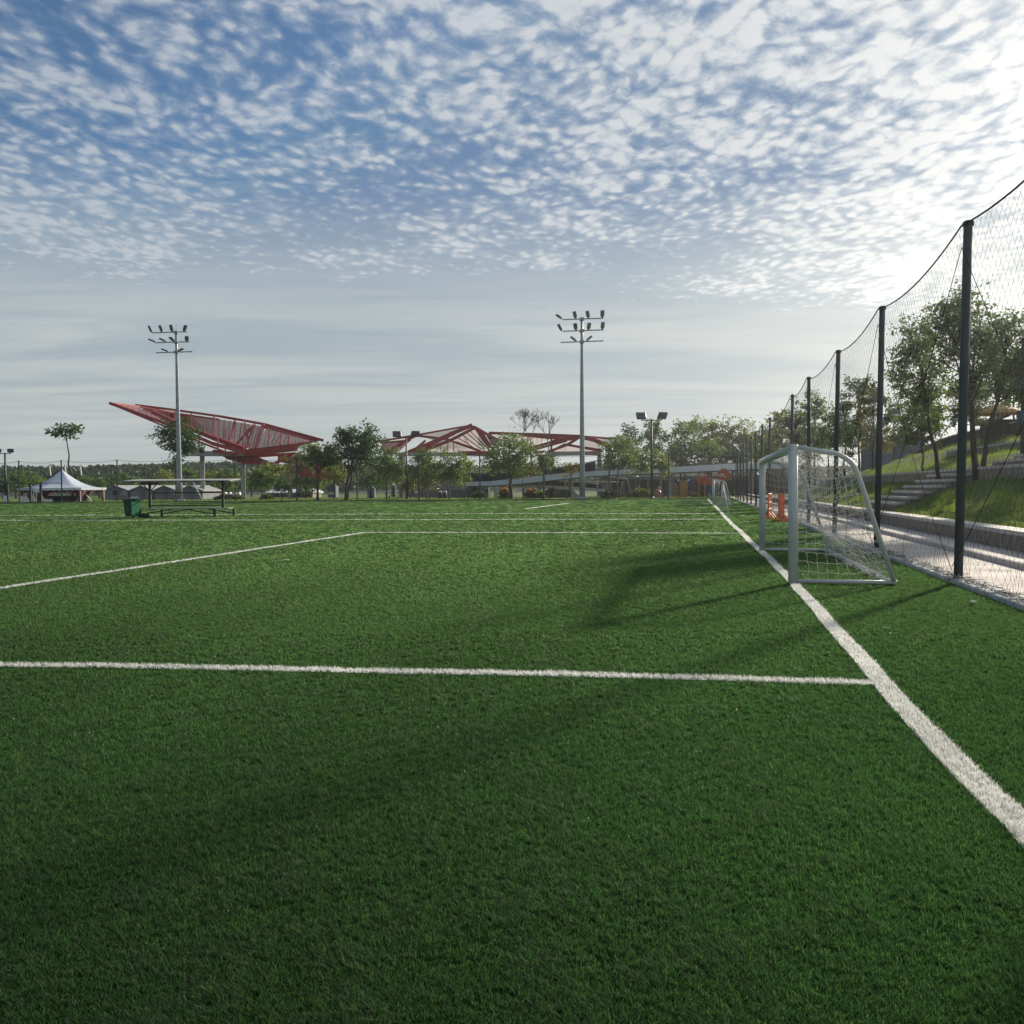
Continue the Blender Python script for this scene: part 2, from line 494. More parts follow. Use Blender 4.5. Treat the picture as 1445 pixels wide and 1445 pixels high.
# ---- far edge of the artificial pitch: a line right across, hit at two places seen in the photo
FE0, FE1 = gnd(60, 709.6), gnd(985, 704.2)
FED = (FE1 - FE0).normalized()
def far_edge(k):                     # k metres along from FE0
    p = FE0 + FED * k
    return Vector((p.x, p.y, 0))
# corner with the right fence
def isect(p, d, q, e):
    den = d.x * e.y - d.y * e.x
    k = ((q.x - p.x) * e.y - (q.y - p.y) * e.x) / den
    return p + d * k
CORNER = isect(FE0, FED, FENCE0, U)
T_END = (CORNER - FENCE0).dot(U)
b = MB()
n_, f_ = 14, 14
left_far = CORNER - FED * 190; left_near = st(-215, -22)
b.add([st(-0.12, -22, 0), (CORNER.x, CORNER.y, 0), (left_far.x, left_far.y, 0), (left_near.x, left_near.y, 0)], [(0, 1, 2, 3)])
tag(b.build('artificial_turf', M_turf), kind='structure')

# ---- markings (polylines in ground metres)
def poly_px(pts, sub=6, wob=0.0, seed=0):
    P = [gnd(*p) for p in pts]; out = []
    rr = random.Random(seed)
    for i in range(len(P) - 1):
        L = (P[i + 1] - P[i]).length
        k = max(1, int(L / 0.7))
        for j in range(k):
            out.append(P[i].lerp(P[i + 1], j / k))
    out.append(P[-1])
    ph = [rr.uniform(0, 6.28) for _ in range(3)]
    res = []
    acc = 0
    for i, p in enumerate(out):
        d = (out[min(i + 1, len(out) - 1)] - out[max(i - 1, 0)]).normalized()
        nrm = Vector((d.y, -d.x, 0))
        if i: acc += (p - out[i - 1]).length
        o = wob * (math.sin(acc * 1.7 + ph[0]) * 0.6 + math.sin(acc * 3.9 + ph[1]) * 0.4 + math.sin(acc * 0.6 + ph[2]) * 0.7)
        res.append(p + nrm * o)
    return res
LINES = [
    (poly_px([(1545, 1273), (1443, 1171), (1243, 966), (1122, 823.5), (1029, 736), (1008, 713), (999, 704.6)], wob=0.016, seed=1), 0.145),
    (poly_px([(-260, 930), (0, 939), (320, 944), (700, 952), (1000, 959.5), (1238, 965.5)], wob=0.022, seed=2), 0.115),
    (poly_px([(-420, 895), (0, 831), (240, 794), (515, 751.8)], wob=0.02, seed=3), 0.11),
    (poly_px([(515, 751.8), (760, 752), (1043, 753)], wob=0.01, seed=4), 0.10),
    (poly_px([(-60, 734.6), (340, 734.2), (760, 733.2), (1028, 733.2)], wob=0.0, seed=5), 0.085),
    (poly_px([(-60, 728), (340, 726.4), (700, 725), (1010, 725)], wob=0.0, seed=6), 0.07),
    (poly_px([(741, 718.2), (801, 710.4)], wob=0.0, seed=7), 0.13),
    (poly_px([(120, 716.6), (500, 713.2)], wob=0.0, seed=8), 0.05),
]
M_line = mat('white turf fibre', (0.60, 0.60, 0.57), (0.46, 0.46, 0.43), 0.8, 30)
for pl, wd in LINES:
    b = MB(); vs = []
    for i, p in enumerate(pl):
        d = (pl[min(i + 1, len(pl) - 1)] - pl[max(i - 1, 0)]).normalized(); nn = Vector((d.y, -d.x, 0)) * wd / 2
        vs += [(p.x - nn.x, p.y - nn.y, 0.004 + 0.0004 * (len(ORG) % 7)), (p.x + nn.x, p.y + nn.y, 0.004 + 0.0004 * (len(ORG) % 7))]
    b.add(vs, [(2 * i, 2 * i + 1, 2 * i + 3, 2 * i + 2) for i in range(len(pl) - 1)])
    tag(b.build('pitch_line', M_line), kind='structure')

# ---- turf fibres: real blades, denser near, wider with distance
def make_turf(n_total=3000000):
    g_ = np.random.default_rng(11)
    # fibres stand in little tufts of eight; the count per picture area stays even out to the far edge
    z0, z1, PER = 1.6, 124.0, 6
    nt = n_total // PER
    Yt = 1 / (1 / z0 + g_.random(nt) * (1 / z1 - 1 / z0))
    Xt = (g_.random(nt) * 2 - 1) * (Yt * 0.66 + 2.2) + 0.02 * Yt
    tuft = np.repeat(g_.random(nt), PER); hs2 = np.repeat(g_.random(nt), PER)
    sp_ = 0.0052 * np.maximum(1.0, Yt / 4.0); sp_ = np.repeat(sp_, PER)
    X = np.repeat(Xt, PER) + g_.normal(0, 1, nt * PER) * sp_
    Y = np.repeat(Yt, PER) + g_.normal(0, 1, nt * PER) * sp_
    S = (X - FENCE0.x) * V.x + (Y - FENCE0.y) * V.y
    rel_x, rel_y = X - FE0.x, Y - FE0.y
    side = FED.x * rel_y - FED.y * rel_x            # >0 beyond the far edge
    keep = (S < -0.14) & (side < 0)
    X, Y, S, tuft, hs2 = X[keep], Y[keep], S[keep], tuft[keep], hs2[keep]
    # the painted lines are dense white pile of their own
    for pl, wd in LINES:
        P = np.array([(p.x, p.y) for p in pl]); a, c = P[:-1], P[1:]
        L = np.hypot(*(c - a).T)
        cnt = (L * wd * np.clip(9000 / np.maximum(1, P[:-1, 1] / 6.0), 1500 if wd > 0.08 else (500 if wd > 0.06 else 0), 9000 if wd > 0.06 else 0)).astype(int)
        ix_ = np.repeat(np.arange(len(a)), cnt); k_u = g_.random(len(ix_)); k_v = (g_.random(len(ix_)) - 0.5) * wd * 0.98
        d = (c - a) / L[:, None]
        ex_ = a[ix_, 0] + (c - a)[ix_, 0] * k_u + d[ix_, 1] * k_v; ey_ = a[ix_, 1] + (c - a)[ix_, 1] * k_u - d[ix_, 0] * k_v
        ok_ = (ey_ > 1.5)
        ex_, ey_ = ex_[ok_], ey_[ok_]
        X = np.concatenate([X, ex_]); Y = np.concatenate([Y, ey_]); S = np.concatenate([S, (ex_ - FENCE0.x) * V.x + (ey_ - FENCE0.y) * V.y])
        tuft = np.concatenate([tuft, 0.35 + 0.5 * g_.random(len(ex_))]); hs2 = np.concatenate([hs2, g_.random(len(ex_))])
    n = len(X)
    on = np.zeros(n, bool)
    for pl, wd in LINES:
        P = np.array([(p.x, p.y) for p in pl])
        a, c = P[:-1], P[1:]
        lo = P.min(0) - 0.3; hi = P.max(0) + 0.3
        cand = np.where((X > lo[0]) & (X < hi[0]) & (Y > lo[1]) & (Y < hi[1]))[0]
        for i in range(len(a)):
            d = c[i] - a[i]; L2 = d @ d
            px_, py_ = X[cand] - a[i][0], Y[cand] - a[i][1]
            k = np.clip((px_ * d[0] + py_ * d[1]) / L2, 0, 1)
            dd = np.hypot(px_ - k * d[0], py_ - k * d[1])
            on[cand[dd < wd / 2]] = True
    wscale = np.maximum(1.0, Y / 4.2) * np.where(on, np.maximum(1.0, Y / 22.0), np.maximum(1.0, Y / 5.0))
    w = 0.0018 * wscale * (0.7 + 0.6 * g_.random(n))
    # clumps: height and lean follow a slow random field
    cl = np.zeros(n)
    for k in range(7):
        fx, fy, ph = g_.normal(0, 9, 1)[0], g_.normal(0, 9, 1)[0], g_.random() * 6.28
        cl += np.sin(X * fx + Y * fy + ph)
    cl /= 3.0
    h = 0.026 * (0.75 + 0.4 * g_.random(n)) * (0.62 + 0.62 * (tuft + (0.5 - tuft) * np.clip((Y - 5) / 15, 0, 0.85))) * (1 + 0.12 * cl) + on * 0.008
    az = np.where(g_.random(n) < 0.6, hs2 * 6.283 * 3 + g_.normal(0, 0.6, n), g_.random(n) * 6.283)
    lean = np.abs(g_.normal(0.48, 0.30, n)) * h
    dx, dy = np.cos(az) * lean, np.sin(az) * lean
    dx += -0.25 * h * (0.6 + 0.5 * cl); dy += 0.1 * h * cl
    wa = g_.random(n) * 6.283
    # blades beyond a few metres face the viewer's general direction less sharply
    wx, wy = np.cos(wa) * w / 2, np.sin(wa) * w / 2
    tone = g_.random(n)
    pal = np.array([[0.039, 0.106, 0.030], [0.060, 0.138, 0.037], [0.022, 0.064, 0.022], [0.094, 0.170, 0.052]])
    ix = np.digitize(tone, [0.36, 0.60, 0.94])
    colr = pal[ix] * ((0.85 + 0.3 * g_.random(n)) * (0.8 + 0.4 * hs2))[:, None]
    far_ = np.clip((Y - 5) / 16, 0, 0.90)[:, None]           # far fibres blend to a lighter tone: sheen and haze put into the colour
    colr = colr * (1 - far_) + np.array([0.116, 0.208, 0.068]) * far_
    on = on & (g_.random(n) > 0.07)
    # faint wear and roll bands in the pile colour itself
    band = np.sin((S + 0.3 * np.sin(Y * 0.07)) * 1.57) * 0.07 + np.sin(X * 0.21 + Y * 0.13) * 0.05 + np.sin(X * 1.3 - Y * 0.9) * np.sin(Y * 1.1 + X * 0.4) * 0.05
    colr *= (1 + band)[:, None]
    speck = g_.random(n) < 0.0006                        # stray pale fibres and crumbs
    colr[speck] = np.array([0.55, 0.56, 0.50])
    h[speck] *= 0.5; dx[speck] *= 0.15; dy[speck] *= 0.15; wx_s = np.where(speck, 1.5, 1.0)
    white = np.array([0.76, 0.77, 0.78]) * ((0.8 + 0.35 * g_.random(n)) * (0.90 + 0.10 * np.sin(X * 2.3 + Y * 1.1) * np.sin(Y * 3.1 - X * 0.7)))[:, None]
    colr = np.where(on[:, None], white, colr)
    wx, wy = wx * wx_s, wy * wx_s
    near = Y < 9.0
    z00 = np.zeros(n)
    # near blades: bent strip of a quad and a tip; far ones a single triangle
    V0 = np.stack([X - wx, Y - wy, z00], 1); V1 = np.stack([X + wx, Y + wy, z00], 1)
    T = np.stack([X + dx, Y + dy, h], 1)
    M0 = np.stack([X - wx * 0.85 + dx * 0.30, Y - wy * 0.85 + dy * 0.30, h * 0.62], 1)
    M1 = np.stack([X + wx * 0.85 + dx * 0.30, Y + wy * 0.85 + dy * 0.30, h * 0.62], 1)
    nn, nf = near.sum(), (~near).sum()
    vn = np.stack([V0[near], V1[near], M1[near], M0[near], T[near]], 1).reshape(-1, 3)
    vf = np.stack([V0[~near], V1[~near], T[~near]], 1).reshape(-1, 3)
    bn = (np.arange(nn) * 5)[:, None]
    ln = (bn + np.array([[0, 1, 2, 3, 3, 2, 4]])).ravel()
    sn = np.tile([4, 3], nn)
    bf = (np.arange(nf) * 3 + nn * 5)[:, None]
    lf = (bf + np.array([[0, 1, 2]])).ravel()
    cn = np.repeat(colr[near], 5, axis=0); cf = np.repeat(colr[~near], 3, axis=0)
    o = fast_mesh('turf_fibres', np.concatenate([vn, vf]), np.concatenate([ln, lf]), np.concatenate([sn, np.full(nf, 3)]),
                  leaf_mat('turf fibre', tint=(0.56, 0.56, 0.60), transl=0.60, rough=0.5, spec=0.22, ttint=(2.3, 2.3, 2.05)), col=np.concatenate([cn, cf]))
    tag(o, 'dense short artificial grass fibres covering the pitch', kind='stuff')
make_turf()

# ---- sunlit lawn beyond the pitch gets its own grass blades
def grass_patch(name, X, Y, Z, h, w, pal, m, label):
    n = len(X); az = rng.random(n) * 6.283; wa = rng.random(n) * 6.283
    hh = h * (0.5 + rng.random(n)); ll = hh * np.abs(rng.normal(0.4, 0.3, n))
    wx, wy = np.cos(wa) * w / 2, np.sin(wa) * w / 2
    vs = np.stack([np.stack([X - wx, Y - wy, Z - 0.01], 1), np.stack([X + wx, Y + wy, Z - 0.01], 1),
                   np.stack([X + np.cos(az) * ll, Y + np.sin(az) * ll, Z + hh], 1)], 1)
    c = np.array(pal)[rng.integers(0, len(pal), n)] * (0.8 + 0.4 * rng.random(n))[:, None]
    o = fast_mesh(name, vs.reshape(-1, 3), np.arange(3 * n), np.full(n, 3), m, col=np.repeat(c, 3, axis=0))
    tag(o, label, kind='stuff')
n = 26000
kk = rng.random(n) * 230 - 40; ex = rng.random(n) ** 1.5 * 34 + 0.7
FEN = Vector((-FED.y, FED.x, 0))
gx = FE0.x + FED.x * kk + FEN.x * ex; gy = FE0.y + FED.y * kk + FEN.y * ex
grass_patch('lawn_grass', gx, gy, np.full(n, -0.03), 0.16, 0.10, [(0.11, 0.17, 0.035), (0.09, 0.15, 0.03), (0.14, 0.18, 0.05)],
            leaf_mat('grass blade', transl=0.4), 'sunlit grass beyond the far edge of the pitch')

# ---- dark edging strip at the far end of the pitch
b = MB()
b.beam(far_edge(-60) + FEN * 0.25 + Vector((0, 0, 0.03)), (CORNER.x, CORNER.y + 0.25, 0.03), 0.35, 0.16)
tag(b.build('edging_kerb', M_darkconc), kind='structure')

# ---- right hand side: kerb, path, stone wall, stepped grass slope
T0, T1 = -12.0, T_END + 25
def strip(sec, m, name, kind='structure', tt=None, closed=True):
    """cross section in (s, z) run along the fence direction"""
    tt = tt or [T0, T1]
    vs = []
    for t in tt:
        for s_, z_ in sec:
            p = st(s_, t); vs.append((p.x, p.y, z_))
    n = len(sec); fs = []
    for i in range(len(tt) - 1):
        for k in range(n if closed else n - 1):
            fs.append((i * n + k, i * n + (k + 1) % n, (i + 1) * n + (k + 1) % n, (i + 1) * n + k))
    if closed:
        fs.append(tuple(range(n))); fs.append(tuple(range(len(tt) * n - 1, (len(tt) - 1) * n - 1, -1)))
    return MB().add(vs, fs)
tag(strip([(-0.12, -0.03), (-0.12, 0.05), (-0.10, 0.065), (0.10, 0.065), (0.12, 0.05), (0.12, -0.03)], M_kerb, 'kerb').build('kerb', M_kerb), kind='structure')
tag(strip([(0.12, -0.03), (0.12, 0.02), (1.50, 0.02), (1.50, -0.03)], None, '').build('path', M_paving), kind='structure')
tag(strip([(1.50, -0.03), (1.50, 0.11), (1.53, 0.125), (2.32, 0.125), (2.32, -0.03)], None, '').build('pavement', mat('upper paving', (0.60, 0.55, 0.50), (0.51, 0.47, 0.43), 0.85, 1.0, bump=0.15)), kind='structure')

PROF = [(2.70, 0.46), (3.2, 0.68), (4.1, 1.16), (5.0, 1.55), (5.34, 1.86), (5.9, 1.95), (7.4, 2.42), (9.0, 2.86), (9.3, 3.10), (10.6, 3.55), (12.0, 4.0), (12.3, 4.42), (13.5, 4.6), (20, 4.75), (60, 4.9)]
def fade(t):
    k = (t - 46) / 52.0
    k = min(1, max(0, k)); k = k * k * (3 - 2 * k)
    return 1 - 0.86 * k
def prof_z(s_):
    if s_ <= PROF[0][0]: return 0.0
    for (s0, z0), (s1, z1) in zip(PROF[:-1], PROF[1:]):
        if s_ <= s1:
            return z0 + (z1 - z0) * (s_ - s0) / (s1 - s0)
    return PROF[-1][1]
def lump(s_, t):
    return 0.05 * math.sin(s_ * 2.1 + t * 0.7) + 0.04 * math.sin(s_ * 4.3 - t * 1.3) + 0.05 * math.sin(t * 0.45 + 2)
def terrain(x, y):
    s_, t = to_st(x, y)
    if s_ < 2.7: return 0.0
    z = prof_z(s_) * fade(t)
    if 3.0 < s_ < 4.9 or 5.6 < s_ < 8.8 or 9.6 < s_ < 11.8:
        z += lump(s_, t) * fade(t)
    return z
ss = [2.70, 2.95, 3.2, 3.5, 3.8, 4.1, 4.4, 4.7, 4.99, 5.34, 5.6, 5.9, 6.4, 6.9, 7.4, 7.9, 8.4, 8.98, 9.3, 9.6, 10.1, 10.6, 11.1, 11.6, 11.98, 12.3, 13.5, 16, 20, 30, 60]
tt = [T0 + i * 0.9 for i in range(int((T1 - T0) / 0.9) + 2)]
vs = [];
for t in tt:
    for s_ in ss:
        p = st(s_, t); vs.append((p.x, p.y, terrain(p.x, p.y)))
ns = len(ss)
b = MB().add(vs, [(i * ns + k, i * ns + k + 1, (i + 1) * ns + k + 1, (i + 1) * ns + k) for i in range(len(tt) - 1) for k in range(ns - 1)])
tag(b.build('grass_slope', M_slope, smooth=True), kind='structure')
# grass tufts on the slope
n = 230000
sS = 2.75 + rng.random(n) ** 1.3 * 9.4; tS = -6 + 70 * rng.random(n) ** 1.6
ok = ~((np.abs(sS - 5.17) < 0.2) | (np.abs(sS - 9.15) < 0.18) | (np.abs(sS - 12.15) < 0.2))
sS, tS = sS[ok], tS[ok]
gx = FENCE0.x + V.x * sS + U.x * tS; gy = FENCE0.y + V.y * sS + U.y * tS
gz = np.array([terrain(a, c) for a, c in zip(gx, gy)])
tuft = np.clip(0.75 + 0.55 * np.sin(sS * 4.1 + tS * 1.9) * np.sin(tS * 2.7 - sS * 1.3) + 0.35 * np.sin(sS * 9 + tS * 6), 0.25, 1.8)
grass_patch('slope_grass', gx, gy, gz, 0.085 * tuft, 0.016, [(0.10, 0.16, 0.03), (0.07, 0.13, 0.028), (0.13, 0.18, 0.045), (0.17, 0.18, 0.06)],
            leaf_mat('grass blade', transl=0.4), 'rough mown grass growing on the stepped slope')

# stone walls: each a thing with a facing and a coping
def stone_wall(s0, s1, zb, zt, t0, t1, label, over=0.06, cap_h=0.085, face=M_cob, capm=M_cap):
    p0 = st(s0, t0)
    root = empty('stone_wall', (p0.x, p0.y, 0), label, 'wall')
    k = max(2, int((t1 - t0) / 2.5)); tl = [t0 + (t1 - t0) * i / k for i in range(k + 1)]
    def run(sa, sb, za, zb_):
        vs = []
        for t in tl:
            f = fade(t) if zt > 0.6 else 1 - 0.3 * (1 - fade(t))
            for (s_, z_) in ((sa, za), (sa, zb_), (sb, zb_), (sb, za)):
                p = st(s_, t); vs.append((p.x, p.y, z_ * f))
        m = MB(); fs = []
        for i in range(k):
            for q in range(4):
                fs.append((i * 4 + q, i * 4 + (q + 1) % 4, (i + 1) * 4 + (q + 1) % 4, (i + 1) * 4 + q))
        fs += [(0, 1, 2, 3), (k * 4 + 3, k * 4 + 2, k * 4 + 1, k * 4)]
        return m.add(vs, fs)
    run(s0, s1, zb, zt - cap_h).build('stone_facing', face, root)
    run(s0 - over, s1 + over, zt - cap_h, zt).build('coping', capm, root)
    return root
stone_wall(2.32, 2.72, 0.0, 0.52, T0, T1, 'long low rough stone wall with pale coping running along the path')
stone_wall(5.02, 5.30, 1.30, 1.98, T0, 58, 'second stone wall halfway up the slope, behind the near stairs', over=0.03)
stone_wall(9.02, 9.28, 2.60, 3.20, T0, 38, 'third wall high on the slope, behind the upper stairs', over=0.03)
stone_wall(12.02, 12.28, 3.8, 4.62, T0, 62, 'topmost dark wall at the brow of the slope under the yellow parasol', over=0.03,
           face=mat('dark stone', (0.05, 0.042, 0.04), (0.035, 0.03, 0.028), 0.9, 6, bump=0.5), cap_h=0.06)
# stairs
def stairs(s0, s1, z0, z1, t0, t1, nst, skew, label):
    p = st(s0, t0); root = empty('stairs', (p.x, p.y, 0), label, 'stairs')
    for i in range(nst):
        sa = s0 + (s1 - s0) * i / nst; sb = s0 + (s1 - s0) * (i + 1) / nst
        zt = z0 + (z1 - z0) * (i + 1) / nst
        ta, tb = t0 + skew * i, t1 + skew * i
        c = st((sa + sb) / 2, (ta + tb) / 2); f = fade(t0)
        stp = MB().bbox((c.x, c.y, (zt - 0.045) * f), (sb - sa + 0.03, tb - ta, 0.09), V, U, b=0.015).build('step', M_cap, root)
        MB().box((c.x + V.x * 0.03, c.y + V.y * 0.03, (zt - 0.29) * f), (sb - sa - 0.02, tb - ta - 0.1, 0.40), V, U).build('riser', M_cob, stp)
stairs(2.9, 5.0, 0.62, 1.80, 19.5, 24.5, 6, -0.35, 'broad pale concrete stairs between the low wall and the second wall')
stairs(5.5, 9.0, 2.02, 3.18, 13.0, 18.0, 7, -0.4, 'upper flight of pale concrete steps at the right edge of the photo')


# ================================================================== BUILDERS
def sag_line(p0, p1, sag, n=10):
    return [p0.lerp(p1, i / n) - Vector((0, 0, sag * 4 * (i / n) * (1 - i / n))) for i in range(n + 1)]
def grid_strands(fn, nu, nv, su=2, sv=2, jit=0.0, seed=0):
    """cords along both directions of a surface fn(u,v); returns A,B"""
    A, B = [], []
    rr = random.Random(seed)
    J = {}
    def P(u, v):
        p = fn(u, v)
        if jit and 0.001 < u < 0.999 and 0.001 < v < 0.999:
            key = (round(u, 4), round(v, 4))
            if key not in J: J[key] = Vector((rr.gauss(0, jit), rr.gauss(0, jit), rr.gauss(0, jit)))
            p = p + J[key]
        return p
    for i in range(nu + 1):
        pts = [P(i / nu, j / (nv * sv)) for j in range(nv * sv + 1)]
        A += pts[:-1]; B += pts[1:]
    for j in range(nv + 1):
        pts = [P(i / (nu * su), j / nv) for i in range(nu * su + 1)]
        A += pts[:-1]; B += pts[1:]
    return A, B

# ---- the goals
GP = gnd(1119, 824.0)                # foot of the near post
GH, GW = 2.02, 6.9
def make_goal(base, label, group, loose=True):
    root = empty('football_goal', (base.x, base.y, 0), label, 'goal', group)
    z = Vector((0, 0, 1)); pr = 0.068
    n0 = Vector((base.x, base.y, 0)); f0 = n0 + U * GW
    top = GH - pr
    dtop, dbase = 0.86, 1.37
    for p in (n0, f0):
        MB().tube([p + z * 0.0, p + z * (GH - 0.02)], pr, 14).build('goal_post', M_goal, root, True)
    MB().tube([n0 + z * top - U * 0.05, f0 + z * top + U * 0.05], pr * 0.95, 14).build('crossbar', M_goal, root, True)
    def side_pts(p):
        a = p + z * top
        c = [p + V * 0.05 + z * (top + 0.02), p + V * (dtop - 0.42) + z * (top - 0.06)]
        for k in range(1, 7):
            th = k / 6 * R(72)
            c.append(p + V * (dtop - 0.42 + 0.46 * math.sin(th)) + z * (top - 0.06 - 0.44 * (1 - math.cos(th))))
        c.append(p + V * dbase + z * 0.05)
        return c
    sp = {}
    for key, p in (('n', n0), ('f', f0)):
        sp[key] = side_pts(p)
        MB().tube(sp[key], 0.036, 10).build('side_stay', M_goal, root, True)
        MB().tube([p + V * 0.05 + z * 0.04, p + V * (dbase + 0.04) + z * 0.04], 0.03, 8).build('ground_bar', M_goal, root, True)
    MB().tube([n0 + V * dbase + z * 0.035, f0 + V * dbase + z * 0.035], 0.028, 8).build('rear_bar', M_goal, root, True)
    # side nets
    def plen(pts):
        L = [0]
        for a, c in zip(pts[:-1], pts[1:]): L.append(L[-1] + (c - a).length)
        return L
    def along(pts, L, k):
        d = k * L[-1]
        for i in range(len(L) - 1):
            if d <= L[i + 1] + 1e-9:
                return pts[i].lerp(pts[i + 1], (d - L[i]) / max(1e-9, L[i + 1] - L[i]))
        return pts[-1]
    def stay_at_z(pts, zz):
        for a, c in zip(pts[:-1], pts[1:]):
            if (a.z - zz) * (c.z - zz) <= 0 and abs(a.z - c.z) > 0.02:
                return a.lerp(c, (a.z - zz) / (a.z - c.z))
        return pts[-1]
    for key, p, sg in (('n', n0, 1), ('f', f0, -1)):
        pts = sp[key]
        def fn(u, v, p=p, pts=pts, sg=sg):
            zz = 0.06 + (top - 0.14) * (1 - v)
            back = stay_at_z(pts, zz)
            a = p + V * 0.07 + z * zz
            q = a.lerp(back, u)
            q.z -= 0.09 * math.sin(math.pi * u) * (1 - v * 0.55) 
            q += U * sg * 0.10 * math.sin(math.pi * u) * math.sin(math.pi * v)
            return q
        A, B = grid_strands(fn, 9, 13, 3, 2, 0.007, 3)
        strands('side_net', A, B, 0.0036, M_net, root)
    # roof and back net hangs loose between the two bent stays
    Ln, Lf = plen(sp['n']), plen(sp['f'])
    def fn(u, v):
        a = along(sp['n'], Ln, v); c = along(sp['f'], Lf, v)
        q = a.lerp(c, u)
        w = 4 * u * (1 - u); w = w ** 0.6
        e = math.exp(-((v - 0.40) / 0.23) ** 2)
        q.z -= w * (0.52 * e + 0.05 * math.sin(math.pi * v))
        q -= V * w * (0.50 * math.exp(-((v - 0.55) / 0.25) ** 2) + 0.10 * math.sin(math.pi * min(1, v)) )
        q.z = max(q.z, 0.03 + 0.0 * v)
        q += V * 0.02 * math.sin(u * 23 + v * 5) * math.sin(math.pi * v) + U * 0.012 * math.sin(v * 19 + u * 31)
        return q
    A, B = grid_strands(fn, 50, 21, 2, 3, 0.006, 5)
    strands('back_net', A, B, 0.0033, M_net, root)
    # bunched hem of spare netting on the ground
    A, B = [], []
    rr = random.Random(2)
    for k in range(420):
        u = rr.random(); q = n0.lerp(f0, u) + V * (dbase - 0.04 - abs(rr.gauss(0, 0.06))) + z * (0.03 + abs(rr.gauss(0, 0.03)))
        A.append(q); B.append(q + U * rr.gauss(0, 0.09) + V * rr.gauss(0, 0.035) + z * rr.gauss(0, 0.02))
    strands('net_hem', A, B, 0.0045, M_net, root)
    return root
goal = make_goal(GP, 'pale grey football goal with loose white net nearest to the viewer', 'football goals along the goal line')
g2 = gnd(1007.5, 713.2)
goal2 = copy_tree(goal); goal2.location = (g2.x, g2.y, 0)
goal2['label'] = 'far white football goal at the other end of the line, beyond the draped frame'

# ---- portable frame with dark bibs hung on it
rk0, rk1 = gnd(1029.5, 731.5), gnd(1019.5, 722.5)
zt0 = top_z(1023, 683, rk0.y + 0.5)
r_ = empty('portable_frame', (rk0.x, rk0.y, 0), 'slim white portable frame with dark cloths over it, in front of the far goal', 'frame')
tp0 = Vector((rk0.x - 0.22, rk0.y + 0.5, 1.62)); tp1 = Vector((rk1.x - 0.16, rk1.y - 0.6, 1.62))
MB().tube([rk0 + Vector((0, 0, 0.0)), tp0], 0.032, 8).build('leg', M_white, r_, True)
MB().tube([rk1, tp1], 0.032, 8).build('leg', M_white, r_, True)
MB().tube([tp0 - (tp1 - tp0).normalized() * 0.05, tp1 + (tp1 - tp0).normalized() * 0.05], 0.03, 8).build('top_bar', M_white, r_, True)
def cloth(pos, w, h, m, name, label, cat, group=None, seed=0):
    rr = random.Random(seed); nx, nz = 7, 9; vs = []; d = (tp1 - tp0).normalized()
    for sgn in (1, -1):
        for j in range(nz + 1):
            for i in range(nx + 1):
                u, v = i / nx - 0.5, j / nz
                q = pos + d * (u * w * (1 - 0.25 * v)) + Vector((sgn * (0.04 + 0.05 * v + 0.03 * math.sin(u * 14 + seed)), 0, 0.035 - h * v - 0.05 * v * math.cos(u * 5 + seed)))
                vs.append(q)
    fs = []; k = (nx + 1) * (nz + 1)
    for sgn in range(2):
        for j in range(nz):
            for i in range(nx):
                a = sgn * k + j * (nx + 1) + i
                fs.append((a, a + 1, a + nx + 2, a + nx + 1))
    fs += [(i, i + 1, k + i + 1, k + i) for i in range(nx)]
    o = MB().add(vs, fs).build(name, m, None, True)
    return tag(o, label, cat, group)
cloth(tp0.lerp(tp1, 0.03), 0.75, 0.62, M_navy, 'bib', 'navy cloth hanging lower on the near end of the white portable frame', 'bib', 'cloths on the portable frame', 1)
cloth(tp0.lerp(tp1, 0.72), 1.6, 0.42, M_navy, 'bib', 'navy cloth bundled on the far end of the white portable frame', 'bib', 'cloths on the portable frame', 4)

# ---- orange plastic barriers behind the near goal
def barrier(base, label, rz):
    root = empty('plastic_barrier', (base.x, base.y, 0), label, 'barrier', 'orange plastic barriers by the fence')
    c, s_ = math.cos(rz), math.sin(rz); a = Vector((c, s_, 0)); z = Vector((0, 0, 1)); bb = Vector((-s_, c, 0))
    m = MB(); W, H = 0.86, 1.0
    for x in (-W / 2, W / 2):
        m.bbox(base + a * x + z * (0.1 + H / 2), (0.07, 0.06, H), a, bb, b=0.012)
    for zz in (0.14, 0.42, 0.70, 1.06):
        m.bbox(base + z * zz, (W, 0.05, 0.09), a, bb, b=0.012)
    for k in range(6):
        m.bbox(base + a * (-W / 2 + W * (k + 0.5) / 6) + z * 0.6, (0.05, 0.035, 0.92), a, bb, b=0.008)
    m.build('panel', M_orange, root)
    for x in (-W / 2 + 0.08, W / 2 - 0.08):
        f = MB()
        for sg in (-1, 1):
            f.beam(base + a * x + z * 0.28, base + a * x + bb * sg * 0.20 + z * 0.04, 0.07, 0.06)
        f.bbox(base + a * x + z * 0.03, (0.10, 0.46, 0.06), a, bb, b=0.012)
        f.build('foot', M_orange, root)
ob = gnd(1086.5, 732.0); barrier(ob, 'orange slotted plastic barrier seen just right of the far goal post', R(66))
ob = gnd(1102.5, 735.5); barrier(ob, 'second orange slotted barrier, nearer the fence and the viewer', R(86))

